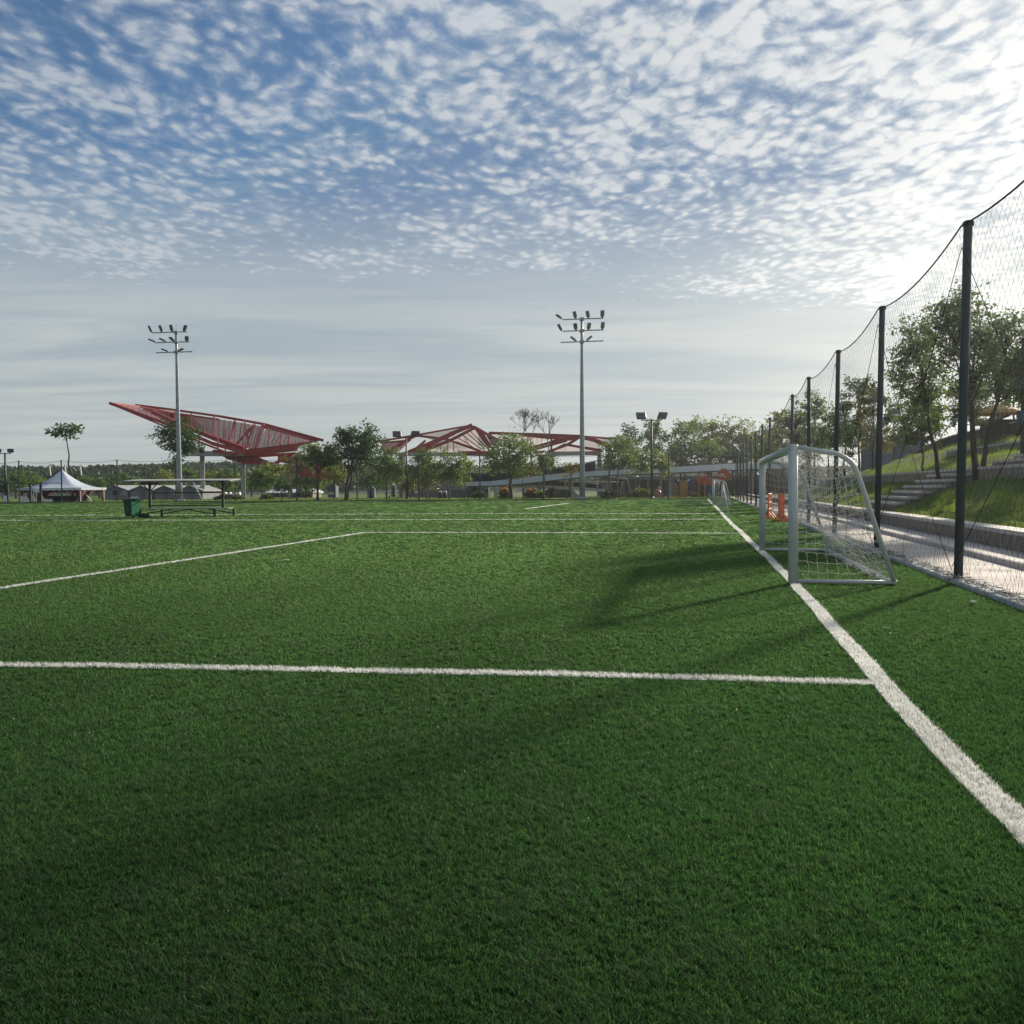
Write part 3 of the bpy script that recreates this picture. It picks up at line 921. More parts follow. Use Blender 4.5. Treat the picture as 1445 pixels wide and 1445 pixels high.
# ---- right hand ball-stop fence
FH = at(1369, 317, FENCE0.y).z
PK = [-2, -1, 0, 1, 2, 3, 4, 6, 7, 8, 9, 10, 11, 12, 13, 14, 15, 16]
SP = (gnd(1237, 779) - FENCE0).length
fence = empty('ball_stop_fence', (FENCE0.x, FENCE0.y, 0), 'tall dark netting fence on posts along the right side of the pitch', 'fence')
ptop = {}
lean_rr = random.Random(4)
kmax = T_END / SP
PK = [k for k in PK if k <= kmax]
for k in PK:
    p = st(0.0, k * SP, 0.03)
    ln = V * (0.10 + 0.03 * lean_rr.random()) if k < 3 else V * lean_rr.uniform(-0.03, 0.06)
    tp = p + ln + Vector((0, 0, FH))
    ptop[k] = (p, tp)
    MB().tube([p, tp], 0.062, 12).lathe(tp, [(0.076, -0.06), (0.078, 0.0), (0.05, 0.02)], 12).lathe(p, [(0.13, 0.0), (0.13, 0.02), (0.08, 0.035)], 12).build('post', M_post, fence, True)
for ka, kb in zip(PK[:-1], PK[1:]):
    (p0, t0), (p1, t1) = ptop[ka], ptop[kb]
    L = (p1 - p0).length; sag = 0.22 * (L / SP)
    off = -V * 0.085
    cab = sag_line(t0 + off - Vector((0, 0, 0.04)), t1 + off - Vector((0, 0, 0.04)), sag, 14)
    MB().tube(cab, 0.013, 5).build('top_cable', M_cable, fence)
    if ka in (-1, 0, 1, 2):
        m = MB()
        m.tube(sag_line(t0 + off - Vector((0, 0, 0.35)), p1 + off + Vector((0, 0, 0.2)), 0.18), 0.006, 4)
        m.tube(sag_line(p0 + off + Vector((0, 0, 0.15)), t1 + off - Vector((0, 0, 0.35)), 0.30), 0.006, 4)
        m.build('brace_cable', M_cable, fence)
    # diamond netting
    cell = 0.115 if ka < 2 else (0.16 if ka < 6 else 0.24)
    nu = int(L / cell); nv = int(FH / cell)
    seed = 10 + ka; rr = random.Random(seed)
    ph = rr.random() * 6
    def surf(u, v):
        """u along 0..1, v 0 bottom .. 1 top, arrays"""
        base = np.array(p0 + off)[None] * (1 - u)[:, None] + np.array(p1 + off)[None] * u[:, None]
        lean = np.array(t0 - p0)[None] * (1 - u)[:, None] + np.array(t1 - p1)[None] * u[:, None]
        drop = sag * 4 * u * (1 - u)
        zz = np.clip(v, 0, 1) * (FH - 0.05 - drop)
        bulge = 0.09 * np.sin(np.pi * u) * np.sin(np.pi * v) * np.sin(u * 5 + ph) + 0.05 * np.sin(u * 17 + v * 9 + ph) * (1 - v) ** 2
        q = base + lean * (zz / FH)[:, None]
        q[:, 2] = base[:, 2] + zz + 0.02
        q += np.array(V)[None] * bulge[:, None]
        return q
    I, J = np.meshgrid(np.arange(nu), np.arange(nv), indexing='ij'); I = I.ravel(); J = J.ravel()
    even = (I + J) % 2 == 0
    jx = np.random.default_rng(seed).normal(0, 0.10, (nu + 1, nv + 1)); jy = np.random.default_rng(seed + 50).normal(0, 0.10, (nu + 1, nv + 1))
    low = np.maximum(0, 1 - np.arange(nv + 1) / (nv * 0.22)) * 3
    jx *= (1 + low)[None]; jy *= (1 + low)[None]
    def node(i, j):
        return surf(np.clip((i + jx[i, j]) / nu, 0, 1), np.clip((j + jy[i, j]) / nv, 0, 1))
    a = node(np.where(even, I, I + 1), J); c = node(np.where(even, I + 1, I), J + 1)
    strands('net', a, c, 0.0018 if ka < 2 else 0.0021, M_fnet, fence)
# bunched slack of the net lying on the kerb
A, B = [], []
rr = random.Random(9)
for k in range(5200):
    t = -8 + 60 * rr.random() ** 1.7; q = st(rr.gauss(-0.02, 0.06), t, 0.075 + abs(rr.gauss(0, 0.022)))
    A.append(q); B.append(q + U * rr.gauss(0, 0.12) + V * rr.gauss(0, 0.05) + Vector((0, 0, rr.gauss(0, 0.02))))
strands('net_hem', A[::2], B[::2], 0.0032, M_fnet, fence)
strands('hem_cord', A[1::2], B[1::2], 0.0036, M_net, fence)

# ---- fence on the far edge of the pitch
ff = empty('perimeter_fence', tuple(far_edge(0)), 'thin netting fence on slender posts along the far edge of the pitch', 'fence')
post_px = [24, 84, 163, 246, 330, 417, 502.5, 590, 676.5, 766.5, 860, 944]
feet = []
for px in post_px:
    a, c = gnd(px, 720), gnd(px, 712)
    q = isect(a, (c - a).normalized(), FE0, FED) + FEN * 0.5
    feet.append(Vector((q.x, q.y, 0)))
for q in feet:
    MB().tube([q, q + Vector((0, 0, 5.35))], 0.085, 8).lathe(q + Vector((0, 0, 5.35)), [(0.11, -0.1), (0.11, 0.02), (0.04, 0.05)], 8).build('post', M_post, ff)
allf = [feet[0] + (feet[0] - feet[1])] + feet + [CORNER + FEN * 0.5]
for a, c in zip(allf[:-1], allf[1:]):
    t = Vector((0, 0, 5.3))
    MB().tube(sag_line(a + t, c + t, 0.25, 8), 0.02, 4).build('top_cable', M_black, ff)
    L = (c - a).length; nu = int(L / 0.42); nv = 12; A, B = [], []
    for i in range(nu):
        for j in range(nv):
            u0, u1 = i / nu, (i + 1) / nu
            if (i + j) % 2: u0, u1 = u1, u0
            h0 = (5.25 - 4 * 0.25 * u0 * (1 - u0)) * j / nv; h1 = (5.25 - 4 * 0.25 * u1 * (1 - u1)) * (j + 1) / nv
            A.append(a.lerp(c, u0) + Vector((0, 0, h0))); B.append(a.lerp(c, u1) + Vector((0, 0, h1)))
    strands('net', A, B, 0.0028, M_fnet, ff)

# ---- floodlight masts
def floodlight(root, pos, aim, tilt, s=1.0):
    """box lamp on a bracket; aim = heading, tilt = elevation of the lens normal"""
    ax = Vector((math.cos(aim), math.sin(aim), 0)); side = Vector((-ax.y, ax.x, 0))
    nrm = (ax * math.cos(tilt) + Vector((0, 0, 1)) * math.sin(tilt)).normalized(); upv = nrm.cross(side)
    c = pos + Vector((0, 0, 0.18 * s)) + upv * 0.55 * s
    m = MB().bbox(c, (0.16 * s, 0.62 * s, 0.92 * s), nrm, side, upv, b=0.04)
    for k in range(5):
        m.box(c - nrm * 0.11 * s + upv * (-0.34 + 0.17 * k) * s, (0.07 * s, 0.56 * s, 0.03 * s), nrm, side, upv)
    m.bbox(c - upv * 0.56 * s, (0.20 * s, 0.34 * s, 0.22 * s), nrm, side, upv, b=0.03)
    m.beam(pos, c - upv * 0.5 * s, 0.10 * s, 0.10 * s)
    o = m.build('floodlight', M_lamp, root)
    MB().bbox(c + nrm * 0.085 * s, (0.02 * s, 0.54 * s, 0.84 * s), nrm, side, upv, b=0.005).build('lens', M_lens, o)
def mast(base, H, rows, label, lean=0.0):
    root = empty('floodlight_mast', (base.x, base.y, 0), label, 'floodlight mast', 'tall floodlight masts behind the far edge')
    t = base + Vector((lean, 0, H))
    n = 9
    MB().tube([base.lerp(t, i / n) for i in range(n + 1)], [0.36 - 0.22 * i / n for i in range(n + 1)], 14).build('pole', M_galv, root, True)
    MB().lathe(base, [(0.75, 0.0), (0.75, 0.25), (0.46, 0.3)], 14).build('base_plinth', M_conc, root)
    MB().tube([t, t + Vector((0, 0, 1.4))], [0.025, 0.01], 6).build('lightning_rod', M_galv, root)
    for dz, x0, x1, tilt, lamps in rows:
        c = t + Vector((0, 0, dz)); tl = math.tan(tilt)
        MB().beam(c + Vector((x0, -0.2, x0 * tl)), c + Vector((x1, -0.2, x1 * tl)), 0.13, 0.13).bbox(c, (0.5, 0.75, 0.35), b=0.05).build('cross_arm', M_galv, root)
        for x, aim, ti in lamps:
            floodlight(root, c + Vector((x, -0.2, x * tl + 0.02)), aim, ti, 0.78)
    return root
YM = 112.0
k_ = YM / F_PX
bR = gnd(821.7, 704.0); bR = at_z(821.7, YM, 0)
tR = at(821, 450.5, YM)
rowsR = [(0.0, -27 * k_, 30 * k_, R(1.5), [(-29 * k_, R(200), R(-58)), (-9 * k_, R(235), R(-22)), (9 * k_, R(235), R(-22)), (28.5 * k_, R(275), R(-15))]),
         (-16.3 * k_, -27 * k_, 30 * k_, R(1.5), [(-29 * k_, R(215), R(-35)), (-8.5 * k_, R(250), R(-30)), (9 * k_, R(285), R(-30)), (28.5 * k_, R(285), R(-20))]),
         (-31.7 * k_, -30 * k_, 30 * k_, R(1.6), [(-9 * k_, R(195), R(-55)), (7 * k_, R(340), R(-52))])]
mast(bR, tR.z, rowsR, 'grey floodlight mast in front of the curved ramp, ten lamps on three arms', tR.x - bR.x)
YM2 = 120.0; k2 = YM2 / F_PX
bL = at_z(253.5, YM2, 0); tL = at(248.5, 469, YM2)
rowsL = [(0.0, -33 * k2, 17 * k2, R(1.2), [(-34 * k2, R(225), R(-25)), (-19.5 * k2, R(235), R(-22)), (-5 * k2, R(250), R(-18)), (12 * k2, R(320), R(-35))]),
         (-14.0 * k2, -29 * k2, 20 * k2, R(1.2), [(-30 * k2, R(205), R(-70)), (-15 * k2, R(215), R(-66)), (-3 * k2, R(250), R(-60)), (15.5 * k2, R(290), R(-55))]),
         (-28.0 * k2, -28 * k2, 24 * k2, R(1.4), [(-12 * k2, R(200), R(-70)), (4 * k2, R(345), R(-68))])]
mast(bL, tL.z, rowsL, 'grey floodlight mast on the left, behind the roofed bench and the red wing', tL.x - bL.x)

# ---- double headed area lights
def area_light(px, Y, top_py, label, hs=1.0, double=False):
    base = at_z(px, Y, 0); H = top_z(px, top_py, Y)
    root = empty('area_light', tuple(base), label, 'lamp post', 'black lamp posts with two lamps')
    MB().tube([base, base + Vector((0, 0, H))], [0.17, 0.10], 10).lathe(base, [(0.3, 0), (0.3, 0.12), (0.17, 0.3)], 10).build('pole', M_black, root, True)
    MB().beam(base + Vector((-1.25 * hs, 0, H - 0.1)), base + Vector((1.25 * hs, 0, H - 0.1)), 0.10, 0.10).build('cross_arm', M_black, root)
    for sg in (-1, 1):
        c = base + Vector((sg * 1.3 * hs, -0.1, H + 0.45 * hs))
        nrm = Vector((sg * 0.35, -0.75, -0.55)).normalized() if sg > 0 else Vector((-0.2, 0.85, -0.45)).normalized()
        side = Vector((0, 0, 1)).cross(nrm).normalized(); upv = nrm.cross(side)
        m = MB().bbox(c, (0.28 * hs, 1.25 * hs, 0.95 * hs), nrm, side, upv, b=0.08)
        m.beam(c - upv * 0.4 * hs, base + Vector((sg * 1.15 * hs, 0, H - 0.1)), 0.12, 0.12)
        o = m.build('floodlight', M_lamp, root)
        MB().bbox(c + nrm * 0.15 * hs, (0.03, 1.12 * hs, 0.82 * hs), nrm, side, upv, b=0.01).build('lens', M_lens, o)
    return root
area_light(920, 113, 592, 'black twin-headed lamp post by the hedges in front of the right end of the ramp')
area_light(574, 132, 617, 'black twin-headed lamp post before the peaked red canopy, left of its apex')
area_light(8, 122, 639, 'black twin-headed lamp post at the left edge of the photo', 0.62)
# lamp column on the slope at the right edge
p = at(1443, 610, 30); zt = terrain(p.x, p.y)
root = empty('street_lamp', (p.x, p.y, zt), 'slim dark lamp column with a control box on the slope at the right edge', 'street lamp')
MB().tube([(p.x, p.y, zt), (p.x, p.y, top_z(1443, 478, 30))], [0.07, 0.045], 8).build('pole', M_post, root, True)
bx = at(1444, 590, 29.9)
MB().bbox(bx, (0.34, 0.26, 0.5), b=0.03).build('control_box', M_bluecont, root)

# ---- roofed players' bench
Yb = 49.8; kb = Yb / F_PX
cx = at_z(263.5, Yb, 0).x
def bx_(px): return at_z(px, Yb, 0).x
base = Vector((cx, Yb, 0))
root = empty('roofed_bench', tuple(base), "dark framed players' bench with flat pale roof standing on the pitch", 'bench')
zr = top_z(260, 677.5, Yb)
roofm = MB(); ax = Vector((1, 0.035, 0)).normalized(); ay = Vector((-0.035, 1, 0)).normalized()
rw = bx_(331) - bx_(184)
roofm.bbox(base + Vector((-0.22, 0, zr)), (rw, 1.9, 0.055), ax, Vector((0, 1, 0.05)), Vector((0, -0.05, 1)), b=0.01)
rf = roofm.build('roof', M_roofpale, root)
rb = MB()
for k in range(9):
    rb.box(base + ax * (-rw / 2 + 0.2 + k * (rw - 0.4) / 8) + Vector((0, 0, zr - 0.06)), (0.05, 1.8, 0.06), ax, Vector((0, 1, 0.05)), Vector((0, -0.05, 1)))
rb.build('roof_purlin', M_black, rf)
for px in (211.5, 314.5):
    x = bx_(px); p = Vector((x, Yb, 0.42))
    MB().beam(p, Vector((x, Yb, zr - 0.03)), 0.115, 0.115).build('post', M_black, root)
    for sg in (-1, 1):
        MB().beam(Vector((x, Yb, zr - 0.62)), Vector((x + sg * 0.48, Yb, zr - 0.09)), 0.045, 0.045).build('roof_brace', M_black, root)
for py in (695.3, 713.3):
    z_ = top_z(262, py, Yb)
    MB().beam(Vector((bx_(211.5) + 0.05, Yb, z_)), Vector((bx_(314.5) - 0.05, Yb, z_)), 0.05, 0.06).build('back_rail', M_black, root)
MB().bbox(Vector((cx + 0.0, Yb - 0.02, 0.45)), ((326 - 201.5) * kb, 1.05, 0.05), ax, ay, b=0.012).build('seat', mat('weathered grey plank', (0.30, 0.30, 0.27), (0.22, 0.22, 0.20), 0.7, 6), root)
for px, yo in ((203.5, -0.62), (220.5, 0.75), (307.5, -0.62), (323.5, 0.75)):
    x = (px - 263.5) * kb + cx
    MB().beam(Vector((x, Yb + yo, 0.0)), Vector((x, Yb + yo, 0.44)), 0.105, 0.105).bbox((x, Yb + yo, 0.02), (0.2, 0.2, 0.04), b=0.01).build('leg', M_black, root)
for yo, xs in ((-0.62, (203.5, 307.5)), (0.75, (220.5, 323.5))):
    x0, x1 = (xs[0] - 263.5) * kb + cx, (xs[1] - 263.5) * kb + cx
    for xa, xb in ((x0, x0 + 1.7), (x1, x1 - 1.45)):
        MB().beam(Vector((xa, Yb + yo, 0.14)), Vector((xb, Yb + yo, 0.41)), 0.045, 0.05).build('leg_brace', M_black, root)

# ---- wheelie bin and what lies on and beside it
pb = gnd(187, 730.5); Yn = pb.y
base = Vector((pb.x, pb.y, 0))
root = empty('wheelie_bin', tuple(base), 'green wheelie bin standing left of the roofed bench', 'bin')
th = R(-24); a = Vector((math.cos(th), math.sin(th), 0)); c_ = Vector((-a.y, a.x, 0)); z = Vector((0, 0, 1))
def taper(m, c, w0, d0, w1, d1, z0, z1):
    vs = [c + a * sx * w0 / 2 + c_ * sy * d0 / 2 + z * z0 for sx, sy in ((-1, -1), (1, -1), (1, 1), (-1, 1))] + \
         [c + a * sx * w1 / 2 + c_ * sy * d1 / 2 + z * z1 for sx, sy in ((-1, -1), (1, -1), (1, 1), (-1, 1))]
    return m.add(vs, [(3, 2, 1, 0), (4, 5, 6, 7), (0, 1, 5, 4), (1, 2, 6, 5), (2, 3, 7, 6), (3, 0, 4, 7)])
taper(MB(), base, 0.44, 0.50, 0.56, 0.66, 0.07, 0.90).build('body', M_bin, root)
q = taper(MB(), base - c_ * 0.012, 0.445, 0.50, 0.565, 0.665, 0.072, 0.88)
fr = MB(); vs = [base + a * sx * (0.445 + 0.12 * k) / 2 - c_ * ((0.50 + 0.16 * k) / 2 + 0.012) + z * (0.08 + 0.8 * k) for sx, k in ((-1, 0), (1, 0), (1, 1), (-1, 1))]
fr.plate(vs, 0.010, c_); fr.build('front_panel', M_bindark, root)
lid = MB(); taper(lid, base - c_ * 0.02, 0.64, 0.74, 0.66, 0.76, 0.90, 0.96); taper(lid, base - c_ * 0.02, 0.62, 0.70, 0.50, 0.56, 0.96, 1.0)
lid.build('lid', M_bindark, root)
for sx in (-1, 1):
    MB().lathe(base + a * (sx * 0.24 - 0.03) + c_ * 0.28 + z * 0.10, [(0.06, 0), (0.1, 0.008), (0.1, 0.052), (0.06, 0.06)], 14, a).build('wheel', M_black, root)
mk = MB()
for dx_, dz_, w_, h_ in ((-0.05, 0.62, 0.16, 0.02), (-0.03, 0.56, 0.12, 0.02), (0, 0.46, 0.11, 0.11)):
    mk.box(base + a * dx_ - c_ * (0.25 + 0.08 * dz_ / 0.8 + 0.026) + z * dz_, (w_, 0.006, h_), a, c_)
mk.build('faded_marking', mat('faded print', (0.10, 0.17, 0.15), (0.06, 0.11, 0.10), 0.7, 20), root)
def lumpy(name, c, size, m, seed, label, cat):
    bm = bmesh.new(); bmesh.ops.create_icosphere(bm, subdivisions=3, radius=1)
    rr = random.Random(seed); ph = [rr.uniform(0, 6) for _ in range(6)]
    for v_ in bm.verts:
        k = 1 + 0.16 * math.sin(v_.co.x * 5 + ph[0]) * math.sin(v_.co.y * 6 + ph[1]) + 0.12 * math.sin(v_.co.z * 8 + ph[2] + v_.co.x * 4)
        v_.co = Vector((v_.co.x * size[0], v_.co.y * size[1], max(v_.co.z, -0.7) * size[2])) * k + Vector(c)
    me = bpy.data.meshes.new(name); bm.to_mesh(me); bm.free(); me.materials.append(m)
    for pl in me.polygons: pl.use_smooth = True
    o = bpy.data.objects.new(name, me); COL.objects.link(o); ORG[o.name] = (0, 0, 0)
    return tag(o, label, cat)
lumpy('plastic_bag', base + a * 0.15 + z * 1.045, (0.24, 0.26, 0.07), M_cloth_w, 1, 'crumpled white plastic bag lying on the green wheelie bin', 'bag')
lumpy('kit_bag', base + a * 0.62 + c_ * 0.2 + z * 0.09, (0.26, 0.14, 0.13), M_black, 2, 'small dark bag on the turf between the bin and the bench', 'bag')

# scraps on the turf
for (px, py, lab) in ((400, 793, 'white scrap lying on the turf between the two goal area lines'), (1010, 760, 'white scrap lying on the turf left of the goal'), (1371, 853.5, 'white scrap lying on the turf at the foot of the nearest fence post')):
    q = gnd(px, py); sz = 0.0022 * q.y
    m = MB(); rr = random.Random(px)
    for k in range(4):
        c0 = q + Vector((rr.uniform(-1, 1) * sz * 2, rr.uniform(-1, 1) * sz, 0.035 + 0.006 * k))
        m.bbox(c0, (sz * rr.uniform(1.2, 2.6), sz * rr.uniform(0.5, 1.0), 0.004), (1, rr.uniform(-.6, .6), rr.uniform(-.15, .15)), (0, 1, 0), b=0.001)
    tag(m.build('litter_scrap', M_white), lab, 'litter')


# ================================================================== BEYOND THE PITCH
Z3 = Vector((0, 0, 1))
# ---- marquee tent
Ym = 127.0
pk = at(87.5, 663, Ym); ez = top_z(88, 688.5, Ym)
half = (142 - 36) / 2 * Ym / F_PX
base = Vector((pk.x, Ym, 0))
root = empty('marquee_tent', tuple(base), 'white marquee with pointed roof and tied maroon and gold curtains at the far left', 'tent')
N = 48; rings = 14; vs = []; th0 = R(20)
def sq(th):                                   # hexagonal outline
    k = (th - th0) % R(60) - R(30)
    return math.cos(R(30)) / math.cos(k)
for i in range(rings + 1):
    f = i / rings; rr_ = half * (0.012 + 0.988 * f)
    zz = pk.z - (pk.z - ez) * (1 - (1 - f) ** 2.1)
    for j in range(N):
        th = 2 * math.pi * j / N; kk_ = sq(th); kk_ = 1 + (kk_ - 1) * min(1, 0.4 + f)
        vs.append((base.x + math.cos(th) * rr_ * kk_ * 1.07, base.y + math.sin(th) * rr_ * kk_ * 1.07, zz))
fs = [(i * N + j, i * N + (j + 1) % N, (i + 1) * N + (j + 1) % N, (i + 1) * N + j) for i in range(rings) for j in range(N)]
roof = MB().add(vs, fs).lathe((base.x, base.y, pk.z), [(0.08, -0.1), (0.05, 0.25), (0.02, 0.3)], 8).build('roof', M_cloth_w, root, False)
vs = []; fs = []
for j in range(N * 3 + 1):
    th = 2 * math.pi * j / (N * 3); kk_ = sq(th); x = base.x + math.cos(th) * half * kk_ * 1.072; y = base.y + math.sin(th) * half * kk_ * 1.072
    vs += [(x, y, ez + 0.02), (x, y, ez - 0.26 - 0.10 * abs(math.sin(j * 0.9)))]
fs = [(2 * j, 2 * j + 1, 2 * j + 3, 2 * j + 2) for j in range(N * 3)]
MB().add(vs, fs).build('valance', M_cloth_w, roof)
corners = []
for k in range(6):
    th = th0 + R(60) * k; corners.append(Vector((base.x + math.cos(th) * half * 1.02, base.y + math.sin(th) * half * 1.02, 0)))
for k, c in enumerate(corners):
    MB().tube([c, c + Z3 * ez], 0.07, 8).build('pole', M_white, root)
    m = MB(); d_in = (base - c).normalized(); d_in.z = 0; tng = Vector((-d_in.y, d_in.x, 0))
    nst = 12
    prof = [(0.85, ez - 0.05), (0.78, ez - 0.5), (0.55, ez - 1.0), (0.22, ez - 1.5), (0.30, ez - 1.9), (0.42, 0.1)]
    vs = []
    for w_, z_ in prof:
        for j in range(nst):
            a_ = 2 * math.pi * j / nst
            vs.append(c + d_in * (0.25 + math.sin(a_) * 0.18) + tng * (math.cos(a_) * w_ * (0.85 + 0.25 * math.sin(j * 2.4))) + Z3 * z_)
    fs = [(i * nst + j, i * nst + (j + 1) % nst, (i + 1) * nst + (j + 1) % nst, (i + 1) * nst + j) for i in range(len(prof) - 1) for j in range(nst)]
    m.add(vs, fs).build('curtain', M_goldcl if k in (0, 3) else M_maroon, root, True)
    # scalloped swag to the next corner
    c2_ = corners[(k + 1) % 6]; m = MB(); vs = []; n_ = 24
    for i in range(n_ + 1):
        f = i / n_; q = c.lerp(c2_, f)
        vs += [q + Z3 * (ez - 0.02), q + Z3 * (ez - 0.32 - 0.35 * abs(math.sin(f * math.pi * 3)))]
    m.add([tuple(v_) for v_ in vs], [(2 * i, 2 * i + 1, 2 * i + 3, 2 * i + 2) for i in range(n_)]).build('swag', M_maroon, root)
for px0, px1 in ((99, 94), (118, 129), (94, 98)):
    a_ = at(px0, 693, Ym + 3); b_ = at_z(px1, Ym + 2.5, 0)
    MB().beam(a_, b_, 0.13, 0.10).build('brace', M_white, root)
p = at_z(93, Ym - 1, 0)
st_ = MB().bbox((p.x, p.y, 0.42), (4.0, 2.2, 0.84), b=0.03)
tag(st_.build('low_stage', M_black), 'low black stage standing inside the white marquee', 'stage')
# dark goal-like frame before the marquee
Yg = 118.0; m_root = empty('training_frame', tuple(at_z(43, Yg, 0)), 'dark open steel frame with two stout uprights in front of the marquee', 'frame')
zt = top_z(45, 682, Yg)
for px, w_ in ((11, 0.16), (43, 0.24), (57.5, 0.24)):
    q = at_z(px, Yg, 0); MB().beam(q, q + Z3 * zt, w_, w_).build('upright', M_black, m_root)
MB().beam(at_z(10, Yg, zt), at_z(86, Yg, zt), 0.09, 0.09).build('top_rail', M_black, m_root)
# small white things near it
for (px, w, h, nm, lab, cat) in ((8, 0.5, 0.9, 'white_crate', 'white upright crate at the left edge beyond the pitch', 'crate'),
                                 (31, 0.45, 0.85, 'white_crate', 'white upright crate between the lamp post and the dark frame', 'crate'),
                                 (39, 1.1, 0.45, 'white_chest', 'low white chest just left of the stout dark uprights', 'chest'),
                                 (67, 1.0, 0.40, 'white_chest', 'low white chest beside the maroon curtain of the marquee', 'chest')):
    q = at_z(px, 122, 0)
    m = MB().bbox((q.x, q.y, h / 2 - 0.02), (w, 0.5, h), b=0.05).bbox((q.x, q.y, h - 0.01), (w + 0.06, 0.56, 0.07), b=0.02)
    tag(m.build(nm, M_white), lab, cat)
q = at_z(51, 121, 0); root = empty('notice_board', tuple(q), 'white slanted notice board on a post between the dark uprights', 'notice board')
MB().beam(q + Vector((-0.25, 0, 0)), q + Vector((-0.35, 0, 1.75)), 0.09, 0.09).build('leg', M_white, root)
MB().bbox(q + Vector((0.05, 0, 1.6)), (0.85, 0.08, 0.55), (1, 0, -0.12), (0, 1, 0), (0.12, 0, 1), b=0.02).build('board', M_white, root)

# ---- grey gabled sheds
Ys = 150.0; ks = Ys / F_PX
sheds = [(163, 145, 182), (200, 182, 216), (232, 216, 250), (268, 250, 287)]
names = ['leftmost of the four grey gabled sheds, with a dark opening under its ridge', 'second grey gabled shed from the left, right of the green bin', 'third grey gabled shed, seen through the roofed bench left of the mast', 'last grey gabled shed on the right, seen through the bench frame right of the mast']
for (ax_, x0, x1), lab in zip(sheds, names):
    A0 = at_z(x0, Ys, 0); A1 = at_z(x1, Ys, 0); pkz = top_z(ax_, 686, Ys); evz = top_z(ax_, 692.5, Ys); xm = at_z(ax_, Ys, 0).x
    root = empty('gabled_shed', (xm, Ys, 0), lab, 'shed', 'row of grey gabled sheds')
    w0, w1 = A0.x + 0.15, A1.x - 0.15
    MB().plate([(w0, Ys, -0.05), (w1, Ys, -0.05), (w1, Ys, evz), (xm, Ys, pkz), (w0, Ys, evz)], 9, (0, 1, 0)).build('wall', M_shed, root)
    for (xa, za, xb, zb_) in ((w0 - 0.25, evz - 0.12, xm, pkz), (w1 + 0.25, evz - 0.12, xm, pkz)):
        MB().plate([(xa, Ys - 0.35, za + 0.02), (xb, Ys - 0.35, zb_ + 0.02), (xb, Ys - 0.35, zb_ + 0.16), (xa, Ys - 0.35, za + 0.16)], 9.7, (0, 1, 0)).build('roof', M_shedroof, root)
    dx_ = xm + 0.2
    MB().bbox((dx_, Ys - 0.03, 0.95), (0.85, 0.06, 1.9), b=0.01).build('door', mat('grey door', (0.15, 0.155, 0.165), (0.12, 0.125, 0.135), 0.6, 3), root)
    MB().bbox((dx_ + 1.25, Ys - 0.03, 1.15), (0.8, 0.06, 0.7), b=0.01).build('window', M_shedroof, root)
    if ax_ == 163:
        MB().bbox((xm + 0.1, Ys - 0.05, evz - 0.35), (1.0, 0.1, 0.75), b=0.01).build('opening', M_black, root)
# leaning white pole by the mast
q0 = at(272, 680, 123); q1 = at_z(286, 123, 0)
root = MB().tube([q1, q0], 0.07, 8).build('leaning_pole', M_white, None, True); tag(root, 'white pole leaning beside the left floodlight mast', 'pole')

# ---- row of white topped stalls between the canopy columns
Yr = 160.0
for i, px in enumerate((311, 317.5, 324, 330.5, 337)):
    q = at_z(px, Yr, 0); root = empty('stall', tuple(q), ['first', 'second', 'middle', 'fourth', 'last'][i] + ' from the left of the small white topped stalls beyond the bench', 'stall', 'row of white topped stalls')
    zt = top_z(px, 694.5, Yr); w = 0.74
    m = MB(); m.add([(q.x - w / 2, Yr - 0.6, zt - 0.45), (q.x + w / 2, Yr - 0.6, zt - 0.45), (q.x + w / 2, Yr + 0.6, zt - 0.45), (q.x - w / 2, Yr + 0.6, zt - 0.45),
                     (q.x - w / 4, Yr - 0.4, zt), (q.x + w / 4, Yr - 0.4, zt), (q.x + w / 4, Yr + 0.4, zt), (q.x - w / 4, Yr + 0.4, zt)],
                    [(3, 2, 1, 0), (4, 5, 6, 7), (0, 1, 5, 4), (1, 2, 6, 5), (2, 3, 7, 6), (3, 0, 4, 7)])
    m.build('canopy', M_white, root)
    MB().bbox((q.x, Yr, (zt - 0.5) / 2), (w * 0.8, 0.9, zt - 0.5), b=0.03).build('counter', mat('dusky purple panel', (0.16, 0.13, 0.17), (0.12, 0.10, 0.13), 0.7, 3), root)

